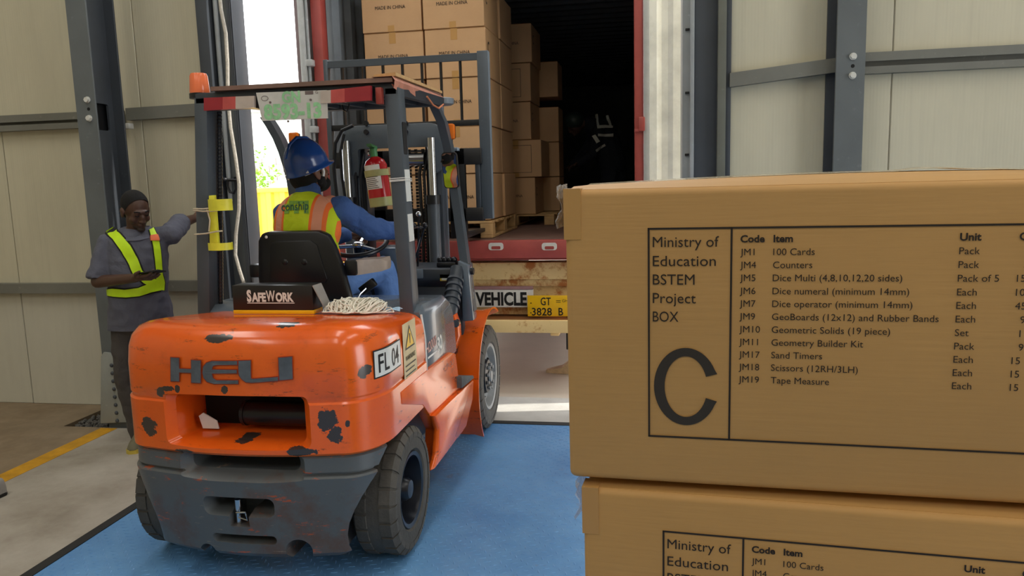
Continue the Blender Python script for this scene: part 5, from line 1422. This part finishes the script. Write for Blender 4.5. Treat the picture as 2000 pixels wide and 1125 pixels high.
# ---- man standing by the column, reading his phone
fm = Vector((.42, -.91, 0)).normalized(); lm_ = Vector((-fm.y, fm.x, 0)); em = (0, 0, math.atan2(lm_.y, lm_.x)+0); yw_ = em[2]
MO = Vector((.07, 0, 0))
pel = Vector((-3.255, 4.33, .84))+MO; che = Vector((-3.235, 4.315, 1.19))+MO; nk = Vector((-3.205, 4.30, 1.40))+MO; hc = Vector((-3.165, 4.255, 1.525))+MO
rs, ls = Vector((-3.375, 4.245, 1.325))+MO, Vector((-3.045, 4.40, 1.36))+MO
re_, rw = atY(191, 550, 4.17), atY(266, 543, 4.05)
le, lw_ = atY(352, 436, 4.66), atY(382, 426, 4.90)
rh, lh = pel-lm_*.085+Vector((0, 0, -.06)), pel+lm_*.085+Vector((0, 0, -.06))
rk, ra = Vector((-3.355, 4.275, .45))+MO, Vector((-3.345, 4.335, .07))+MO
lk, la = Vector((-3.185, 4.36, .45))+MO, Vector((-3.165, 4.40, .07))+MO
def torso(g, lo=.72, hem=0):
    sec = []
    for z, w, d, fo in ((.70, .150, .115, 0), (.80, .165, .128, 0), (.90, .166, .134, .010), (1.0, .164, .138, .018), (1.1, .165, .136, .015), (1.2, .170, .130, .006), (1.29, .172, .118, 0), (1.345, .155, .098, 0), (1.385, .110, .080, 0), (1.42, .070, .066, 0)):
        if z < lo: continue
        f_ = (z-.84)/(1.40-.84); c_ = pel.lerp(nk, f_); c_ = Vector((c_.x, c_.y, z))+fm*fo
        h_ = hem*max(0, (1.0-z))
        sec.append((c_, w+g+h_, d+g+h_, yw_))
    return [('t', sec), ('c', rs+lm_*.03, ls-lm_*.03, .056+g, .056+g)]
HS, hp_, he = head_shapes(hc, (.82, -.48, -.38), (0.1, -.15, 1), .98)
body = torso(0)+HS+[('c', nk-Vector((0, 0, .05)), hc-Vector((.01, 0, .05)), .056, .052)]
body += chain([rs, re_, rw], [.050, .041, .027])+chain([ls, le, lw_], [.050, .041, .028])
body += chain([rh, rk, ra], [.082, .054, .040])+chain([lh, lk, la], [.082, .054, .040])
body += [('c', ra, ra+Vector((.04, -.08, -.03)), .036, .026), ('c', la, la+Vector((.04, -.08, -.03)), .036, .026)]
body += hand_shapes(rw, (.96, -.12, .05), (-.1, -.2, 1), (-.1, -.9, .35), .175, (.2, .35, .3))
body += hand_shapes(lw_, (.62, .50, .60), (.1, 1, -.2), (.5, -.1, -.5), .165, (.1, .2, .2))
man = blob('person', body, MT['skin_d'], .0055, 3)
tag(man, 'man in grey polo and lime sash reading a phone by the left column', 'person')
shirt = torso(.010, .7, .12)+[('c', rs, rs.lerp(re_, .7), .064, .060), ('k', rs.lerp(re_, .2), rs.lerp(re_, .96), .062, .070), ('c', ls, ls.lerp(le, .6), .066, .062), ('k', ls.lerp(le, .2), ls.lerp(le, 1.06), .064, .068)]
so = blob('polo_shirt', shirt, MT['polo'], .007, 4, .022, .085, man); clip(so, (0, 0, .785), (0, 0, -1))
# collar and placket
b = MB(); R_ = []
for i in range(17):
    a_ = rad(-165+330*i/16); d_ = fm*math.cos(a_)+lm_*math.sin(a_); base_ = nk+Vector((0, 0, -.005-.035*max(0, math.cos(a_))))
    R_.append([base_+d_*.078+Vector((0, 0, .030)), base_+d_*.118+Vector((0, 0, -.016)), base_+d_*.112+Vector((0, 0, -.024)), base_+d_*.070+Vector((0, 0, .026))])
b.loft(R_); b.build('collar', MT['polo'], so, 60)
tro = chain([rh, rk, ra], [.100, .076, .064])+chain([lh, lk, la], [.100, .076, .064])+[('e', pel-Vector((0, 0, .03)), (.166, .128, .12), em)]
to = blob('trousers', tro, MT['jeans_b'], .008, 3, .02, .09, man)
shoe_mesh('shoe', ra, (.35, -.9), simple('khaki_shoe', (110, 106, 84), .8), simple('yellow_sole', (190, 170, 70), .7), man)
shoe_mesh('shoe', la, (.5, -.85), bpy.data.materials['khaki_shoe'], bpy.data.materials['yellow_sole'], man)
hair = blob('hair', cap_shapes(hp_, he, .98, grow=.0025), MT['hair'], .006, 2, parent=man)
mz = Matrix.Identity(3); up_h = (hp_(0, 0, 1)-hp_(0, 0, 0)).normalized(); f_h = (hp_(0, 1, 0)-hp_(0, 0, 0)).normalized()
clip(hair, hp_(0, .054, .088), (f_h*.90-up_h*.43).normalized())
brd = blob('beard', [('e', hp_(0, .040, -.078), (.0415, .0475, .0345), tuple(he)), ('e', hp_(0, .080, -.095), (.024, .0195, .018), tuple(he))], skin('stubble', (52, 38, 31)), .005, 2, parent=man)
for sx in (-1, 1):
    b = MB(); b.tube([hp_(sx*.016, .099, .027), hp_(sx*.032, .095, .031), hp_(sx*.046, .082, .026)], .0042, 6); b.build('eyebrow', MT['hair'], man)
    b = MB(); b.tube([hp_(sx*.02, .0925, .002), hp_(sx*.031, .0935, -.001), hp_(sx*.042, .086, .002)], .0028, 6); b.build('eyelid', MT['hair'], man)
bpy.context.view_layer.update()
bv = bvh_of(so, to)
def sash(name, rows, par):
    b = MB(); ribbon(b, bv, sm(rows), .004, .004); o = b.build(name, MT['hiviz'], par, 60)
    b = MB(); ex_ = [((l[0]-(r[0]-l[0])*.16, l[1]-(r[1]-l[1])*.16), (r[0]+(r[0]-l[0])*.16, r[1]+(r[1]-l[1])*.16)) for l, r in rows]
    ribbon(b, bv, sm(ex_), .001, .003); b.build('sash_edging', MT['hv_edge'], o, 60); return o
def zp(x, y): return (160+x*.24, 350+y*.24)
s1 = sash('sash_strap', [(zp(185, 430), zp(240, 395)), (zp(255, 490), zp(310, 440)), (zp(330, 590), zp(395, 540)), (zp(390, 700), zp(455, 650)), (zp(415, 765), zp(490, 745)), (zp(500, 845), zp(570, 800)), (zp(590, 890), zp(655, 840))], so)
s2 = sash('sash_strap', [(zp(545, 415), zp(585, 400)), (zp(562, 470), zp(615, 460)), (zp(580, 560), zp(632, 550)), (zp(592, 650), zp(642, 640)), (zp(605, 770), zp(650, 765)), (zp(600, 850), zp(668, 840)), (zp(600, 895), zp(662, 905))], so)
s3 = sash('sash_belt', [(zp(205, 945), zp(200, 900)), (zp(260, 955), zp(255, 890)), (zp(360, 962), zp(350, 898)), (zp(470, 948), zp(460, 885)), (zp(560, 920), zp(540, 850)), (zp(640, 905), zp(620, 835))], so)
b = MB(); ribbon(b, bv, sm([(zp(552, 462), zp(617, 455)), (zp(556, 500), zp(622, 500))], 3), .010, .003); b.build('orange_patch', MT['hv_orange'], s2, 60)
# phone in the right hand
ph_ = thing('phone', 'black mobile phone held flat in the right hand of the standing man', 'phone', rw+Vector((.125, -.022, .036)), 0)
ph_.rotation_euler = (rad(-12), rad(-8), rad(-8))
b = MB(); b.prism(rrect(-.075, -.037, .075, .037, .010), -.004, .004, 'Z', .0015); b.build('phone_body', MT['plastic'], ph_)
b = MB(); b.prism(rrect(-.070, -.033, .070, .033, .007), .0042, .0047, 'Z'); b.build('screen', MT['black'], ph_)

# ---- driver on the seat
D = lambda x, y, z: FO+Vector((x, y, z))
dp, dc, dn = D(-.145, .78, 1.11), D(-.165, .80, 1.375), D(-.16, .83, 1.605)
dh = D(-.165, .865, 1.715)
drs, dls = D(.005, .86, 1.515), D(-.31, .86, 1.485)
dre, drw_ = D(.125, 1.00, 1.395), D(.245, 1.16, 1.375)
dle, dlw = D(-.33, 1.10, 1.32), D(-.13, 1.24, 1.345)
drh, dlh = D(-.05, .84, 1.10), D(-.235, .84, 1.10)
drk, dra = D(.10, 1.20, 1.14), D(.16, 1.30, .72)
dlk, dla = D(-.34, 1.20, 1.14), D(-.30, 1.30, .72)
tw = rad(-8); ed = (0, 0, tw)
dt = lambda g: [('e', dc+Vector((0, 0, .05)), (.168+g, .115+g, .17+g), ed), ('e', dc-Vector((0, 0, .12)), (.155+g, .115+g, .16+g), ed), ('e', dp, (.17+g, .13+g, .11+g), ed),
                ('c', drs+Vector((-.03, 0, 0)), dls+Vector((.03, 0, 0)), .058+g, .058+g), ('c', dn-Vector((0, 0, .10)), dn-Vector((0, 0, .03)), .09+g, .058+g)]
fh = Vector((.46, .82, .36)); DH, dhp, dhe = head_shapes(dh, fh, (-.12, -.1, 1), 1.0)
db = dt(0)+DH+[('c', dn-Vector((0, 0, .07)), dh-Vector((0, 0, .05)), .06, .056)]+chain([drs, dre, drw_], [.054, .043, .029])+chain([dls, dle, dlw], [.054, .043, .029])
db += chain([drh, drk, dra], [.088, .06, .042])+chain([dlh, dlk, dla], [.088, .06, .042])
db += [('c', dra, dra+Vector((.02, .14, -.02)), .036, .026), ('c', dla, dla+Vector((0, .14, -.02)), .036, .026)]
db += hand_shapes(drw_, (.2, .9, -.15), (-.5, 0, -.85), (-.8, 0, .5), .175, (.5, .8, .6))+hand_shapes(dlw, (.5, .85, -.1), (0, .2, -1), (.8, -.3, .3), .175, (.5, .8, .6))
drv = blob('person', db, MT['skin_m'], .0055, 3)
tag(drv, 'forklift driver in blue hard hat and lime vest with orange stripes', 'person')
ds_ = dt(.010)+chain([drs, drs.lerp(dre, .5), dre, drw_], [.078, .072, .066, .046])+chain([dls, dle, dlw], [.078, .066, .046])+[('c', dn-Vector((0, 0, .05)), dn+Vector((0, 0, .012)), .074, .064), ('k', drw_.lerp(dre, .25), drw_, .052, .050)]
so2 = blob('work_shirt', ds_, MT['blue_shirt'], .008, 4, .022, .07, drv)
blob('trousers', chain([drh, drk, dra], [.105, .083, .068])+chain([dlh, dlk, dla], [.105, .083, .068])+[('e', dp-Vector((0, 0, .01)), (.18, .14, .11), ed)], MT['jeans'], .008, 3, .018, .09, drv)
for A in (dra, dla):
    k = Vector((A.x, A.y, A.z-.07)); o = shoe_mesh('boot', k, (.1, 1), MT['plastic'], MT['rubber'], drv); o.location.z = k.z-.005
# vest: shell round the torso, bands follow its own cut
def vest_mat():
    t = NT('vest_cloth'); sx = t.n('ShaderNodeSeparateXYZ'); t.link(t.coord(), sx.inputs[0])
    u = t.math('SUBTRACT', sx.outputs[0], dc.x); z = t.math('SUBTRACT', sx.outputs[2], dc.z)
    au = t.math('ABSOLUTE', t.math('SUBTRACT', t.math('ADD', u, .012), t.math('MULTIPLY', z, .10)))
    lime = lin((206, 226, 22)); org = lin((255, 122, 50)); pk = lin((236, 160, 128))
    col = lime
    def band(src, a0, a1, c, col):
        f = t.math('MULTIPLY', t.math('GREATER_THAN', src, a0), t.math('LESS_THAN', src, a1)); return t.mix(f, col, c)
    col = band(au, .074, .156, org, col); col = band(au, .088, .136, pk, col); col = band(au, .19, .5, org, col)
    col = band(z, -.16, -.085, org, col); col = band(z, -.22, -.12, pk, col); col = band(z, -.34, -.22, lime, col)
    t.base(col); t.bump(t.noise(9, 4, .55, None, .6), .45, .03); return t.set(.7)
vs = dt(.026)[:2]+[('c', drs+Vector((-.05, 0, .0)), dls+Vector((.05, 0, .0)), .078, .078), ('c', dn-Vector((0, 0, .11)), dn-Vector((0, 0, .055)), .105, .082), ('e', dp+Vector((0, 0, .05)), (.192, .150, .10), ed)]
vo_ = blob('vest', vs, vest_mat(), .007, 4, .012, .09, drv)
clip(vo_, D(.012, 0, 0), (1, .12, -.10)); clip(vo_, D(-.41, 0, 0), (-1, 0, -.06))
bpy.context.view_layer.update(); bv2 = bvh_of(vo_)
def on_vest(px, py, off=.003):
    h = bv2.ray_cast(CAM, ray(px, py).normalized())
    if h[0] is None: q = atY(px, py, FO.y+.66); return q
    n = h[1] if h[1].dot(CAM-h[0]) > 0 else -h[1]; return h[0]+n*off
b = MB()
for i in range(5):
    for j in range(4):
        random.seed(i*7+j)
        if random.random() < .55:
            x0, y0 = 556+i*9.5, 393+j*6.2; b.quad(on_vest(x0, y0), on_vest(x0+9, y0-.6), on_vest(x0+9, y0+5.4), on_vest(x0, y0+6))
b.build('logo_patch', simple('logo_green', (132, 178, 70), .7, var=.15, sc=60), vo_, 0)
b = MB(); write(b.b, 'conship', Vector(), X, Z, 16, 52, bold=.01, fn=lambda a_, c_: on_vest(551+a_, 412.5-a_*.05-c_, .005)); b.build('logo_lettering', simple('logo_dark_green', (44, 96, 74), .6), vo_, 0)
# helmet
hf = fh.copy(); hr_ = hf.normalized().cross(Vector((0, 0, 1))).normalized(); hu = hr_.cross(hf.normalized())
hm = Matrix((hr_, hf.normalized(), hu)).transposed(); ho = D(-.182, .862, 1.784)
def HP(x, y, z): return ho+hm @ Vector((x*.93, y*.84, z*.92))
b = MB(); R_ = []
for j in range(12):
    a_ = rad(90*j/11); R_.append([HP(.118*math.cos(a_)*math.cos(t_), (.148*math.cos(a_))*math.sin(t_), -.02+.150*math.sin(a_)) if j < 11 else HP(0.002*math.cos(t_), .002*math.sin(t_), .130) for t_ in [2*PI*i/36 for i in range(36)]])
base_ = [HP(.122*math.cos(t_), .152*math.sin(t_), -.045) for t_ in [2*PI*i/36 for i in range(36)]]
brim = [HP((.130+.004*max(0, math.sin(t_)))*math.cos(t_), .160*math.sin(t_)+(.03*max(0, math.sin(t_))**2), -.052-.006*max(0, math.sin(t_))) for t_ in [2*PI*i/36 for i in range(36)]]
inb = [HP(.108*math.cos(t_), .138*math.sin(t_), -.045) for t_ in [2*PI*i/36 for i in range(36)]]
inn = [HP(.10*math.cos(t_), .13*math.sin(t_), .03) for t_ in [2*PI*i/36 for i in range(36)]]
b.loft([inn, inb, [p-hu*.006 for p in brim], brim, base_]+R_)
hel = b.build('hard_hat', simple('blue_hard_hat', (28, 74, 148), .25, var=.06, **{'Coat Weight': .4}), drv, 60)
b = MB(); b.tube([HP(0, .13, .045), HP(0, .07, .115), HP(0, 0, .139), HP(0, -.07, .118), HP(0, -.13, .05)], .010, 8); b.build('hat_ridge', bpy.data.materials['blue_hard_hat'], hel, 60)
b = MB(); b.tube([HP(.098, .03, -.05), HP(.088, .035, -.085), HP(.084, .02, -.11)], .010, 6); b.tube([HP(.1, -.08, -.05), HP(.05, -.13, -.065), HP(-.05, -.13, -.065)], .012, 6); b.build('hat_harness', MT['white_st'], hel, 60)
blob('hair', [('e', dhp(0, -.045, -.01), (.079, .075, .075), tuple(dhe))], MT['hair'], .006, 2, parent=drv)
blob('beard', [('e', dhp(0, .045, -.085), (.052, .056, .040), tuple(dhe)), ('e', dhp(.052, .02, -.05), (.014, .03, .05), tuple(dhe)), ('e', dhp(-.052, .02, -.05), (.014, .03, .05), tuple(dhe)), ('e', dhp(0, .101, -.05), (.026, .010, .007), tuple(dhe))], MT['hair'], .005, 2, parent=drv)
for sx in (-1, 1):
    b = MB(); b.tube([dhp(sx*.016, .100, .027), dhp(sx*.032, .096, .031), dhp(sx*.046, .083, .026)], .0042, 6); b.build('eyebrow', MT['hair'], drv)
    b = MB(); b.sph(dhp(sx*.030, .086, .006), .0095, u=10, v=8); b.build('eye', MT['white_st'], drv)
    b = MB(); b.sph(dhp(sx*.030, .0925, .006), .0048, u=8, v=6); b.build('iris', MT['hair'], drv)

# ---- worker deep in the container, stooping
WY = 9.0; wp = lambda px, py, dy=0: atY(px, py, WY+dy)
w_p, w_c, w_n, w_h = wp(1196, 318), wp(1176, 262), wp(1150, 240), wp(1124, 243, -.05)
w_k1, w_k2 = wp(1186, 372, -.1), wp(1216, 378, .1)
fl_ = CZ0+.07; A1, A2 = Vector((w_k1.x+.05, WY-.05, fl_)), Vector((w_k2.x+.08, WY+.15, fl_))
WS, whp, whe = head_shapes(w_h, (-.75, -.35, -.5), (-.4, 0, 1), 1.0)
s_, e_, h_ = wp(1168, 256, -.17), wp(1158, 300, -.2), wp(1130, 318, -.25)
s2_, e2_, h2_ = wp(1172, 252, .17), wp(1140, 300, .2), wp(1118, 322, .1)
ww = blob('person', WS+[('c', w_p, w_c, .15, .16), ('c', w_c, w_n, .13, .07), ('c', w_n, w_h, .06, .055)]+chain([s_, e_, h_], [.055, .045, .03])+chain([s2_, e2_, h2_], [.055, .045, .03])
          + chain([w_p, w_k1, A1], [.1, .065, .045])+chain([w_p, w_k2, A2], [.1, .065, .045])+[('c', A1, A1+Vector((-.14, -.03, -.03)), .036, .028), ('c', A2, A2+Vector((-.14, -.03, -.03)), .036, .028)]
          + hand_shapes(h_, (-.8, -.2, -.4), (0, 0, -1), (0, -1, .2))+hand_shapes(h2_, (-.8, .1, -.4), (0, 0, -1), (0, -1, .2)), MT['skin_d'], .009, 3)
tag(ww, 'stooping worker in dark clothes with pale reflective strips deep inside the container', 'person')
wj = blob('jacket', [('c', w_p, w_c, .165, .178), ('c', w_c, w_n, .15, .085)]+chain([s_, e_, h_], [.075, .062, .045])+chain([s2_, e2_, h2_], [.075, .062, .045]), cloth('dark_navy_cloth', (30, 36, 48)), .011, 3, parent=ww)
blob('trousers', chain([w_p, w_k1, A1], [.125, .085, .062])+chain([w_p, w_k2, A2], [.125, .085, .062]), bpy.data.materials['dark_navy_cloth'], .011, 3, parent=ww)
b = MB(); b.sph(whp(0, -.01, .045), .118, (1, 1.15, .85)); b.build('hard_hat', simple('dull_green_hat', (60, 74, 70), .4), ww, 60)
bpy.context.view_layer.update(); bv = bvh_of(wj); refl = simple('silver_reflective', (214, 216, 210), .4, var=.1)
for rows in ([((1163, 224), (1167, 223)), ((1166, 246), (1170, 245))], [((1184, 226), (1188, 225)), ((1190, 246), (1194, 246))],
             [((1166, 246), (1167, 251)), ((1182, 245), (1182, 250)), ((1196, 246), (1196, 250))], [((1168, 261), (1168, 266)), ((1184, 262), (1184, 267)), ((1197, 261), (1197, 267))],
             [((1157, 266), (1163, 263)), ((1165, 280), (1171, 276))], [((1163, 293), (1165, 297)), ((1172, 286), (1174, 290)), ((1181, 281), (1183, 285))]):
    b = MB(); ribbon(b, bv, sm(rows, 3), .006, .003); b.build('reflective_strip', refl, wj, 60)

# ---------------------------------------------------------------- outdoors, seen through the gap left of the container
yl0 = atY(470, 368, 12.5); b = MB(); prof = []
u = -9.0
while u < -3.4: prof += [(u, 0), (u+.09, 0), (u+.13, .04), (u+.22, .04)]; u += .26
h0 = MB(); h0.loft([[(x, 12.5-d, -.01) for x, d in prof], [(x, 12.5-d, 1.58) for x, d in prof]], cap=False, close=False)
hb_ = thing('yellow_container', 'low yellow corrugated steel container out in the yard left of the doorway', 'container')
h0.build('front_sheet', simple('yellow_sheet', (250, 206, 70), .5, var=.08), hb_, 0)
b = MB(); b.box(-9.05, 12.44, 1.54, -3.35, 12.56, 1.62, .01); b.build('top_rail', bpy.data.materials['yellow_sheet'], hb_)
b = MB(); b.box(-9.05, 12.56, -.01, -3.35, 14.9, 1.56, .01); b.build('container_body', bpy.data.materials['yellow_sheet'], hb_)
bl = thing('pale_building', 'pale green flat-fronted building standing beyond the yard', 'building')
b = MB(); b.box(-22, 26, -.01, -4, 34, 4.25, .02); b.build('building_wall', simple('pale_green_wall', (214, 226, 214), .7, var=.05), bl, 0)
b = MB(); b.box(-22.2, 25.8, 4.25, -3.8, 34.2, 4.4, .02); b.build('roof_edge', MT['gasket'], bl, 0)
for x in (-12.4, -11.0, -9.6):
    b = MB(); b.box(x, 25.95, 0, x+.06, 26.01, 4.25); b.build('downpipe', MT['gasket'], bl, 0)
bw = thing('block_wall', 'grey concrete block boundary wall in front of the pale building', 'wall')
bmat = simple('block_grey', (176, 168, 160), .85, var=.15, sc=4); blk = MB(); blk.box(0, 0, 0, .39, .15, .19, .008, seg=1); bme = blk.mesh('block', bmat, 0)
for r_ in range(12):
    for c_ in range(19): link('block', bme, bw, (-12.6+c_*.4+(.2 if r_ % 2 else 0), 19.0, r_*.2-.005))
def shrub(x, y, h, label):
    t = thing('shrub', label, 'shrub', (x, y, 0), 0, 'shrubs behind the yellow container'); random.seed(int(abs(x)*50))
    b = MB()
    for i in range(5): b.cyl((0, 0, -.01), (random.uniform(-.3, .3), random.uniform(-.3, .3), h*.8), .02, .008, 6)
    b.build('stem', MT['wood'], t)
    b = MB()
    for i in range(420):
        a_ = random.random()*2*PI; z_ = h*(.35+.68*random.random()); r_ = .5*math.sqrt(random.random()); c_ = Vector((r_*math.cos(a_), r_*math.sin(a_), z_))
        d_ = Vector((random.uniform(-1, 1), random.uniform(-1, 1), random.uniform(-.4, 1))).normalized()*.10; s_ = d_.cross(Vector((.3, .5, .8))).normalized()*.035
        b.quad(c_, c_+d_*.5+s_, c_+d_, c_+d_*.5-s_)
    o = b.build('foliage', simple('bright_leaf', (120, 170, 50), .6, var=.3), t, 0); o['kind'] = 'stuff'
q = atY(508, 360, 16.2); shrub(q.x, 16.2, 2.0, 'bright green shrub showing just above the yellow container')
q = atY(492, 330, 16.8); shrub(q.x-.2, 16.8, 2.5, 'taller green shrub at the very edge of the door opening')
cp = thing('canopy', 'small whitish market canopy above the yellow container', 'canopy', (0, 0, 0))
a = [atY(*p, 15.4) for p in ((531, 361), (575, 338), (625, 350))]
b = MB(); apex = Vector((a[1].x+.1, 15.9, a[1].z+.08)); cs_ = [Vector((a[0].x, 15.3, a[0].z)), Vector((a[0].x+1.5, 15.3, a[0].z)), Vector((a[0].x+1.5, 16.6, a[0].z)), Vector((a[0].x, 16.6, a[0].z))]
for i in range(4): b.quad(cs_[i], cs_[(i+1) % 4], apex+Vector((.02, 0, 0)), apex)
for i in range(4): b.quad(cs_[i], cs_[(i+1) % 4], cs_[(i+1) % 4]-Vector((0, 0, .07)), cs_[i]-Vector((0, 0, .07)))
b.build('canopy_cloth', MT['white_st'], cp, 0)
for q in cs_:
    b = MB(); b.cyl((q.x, q.y, -.01), (q.x, q.y, q.z), .025, n=8); b.build('pole', MT['galv'], cp)
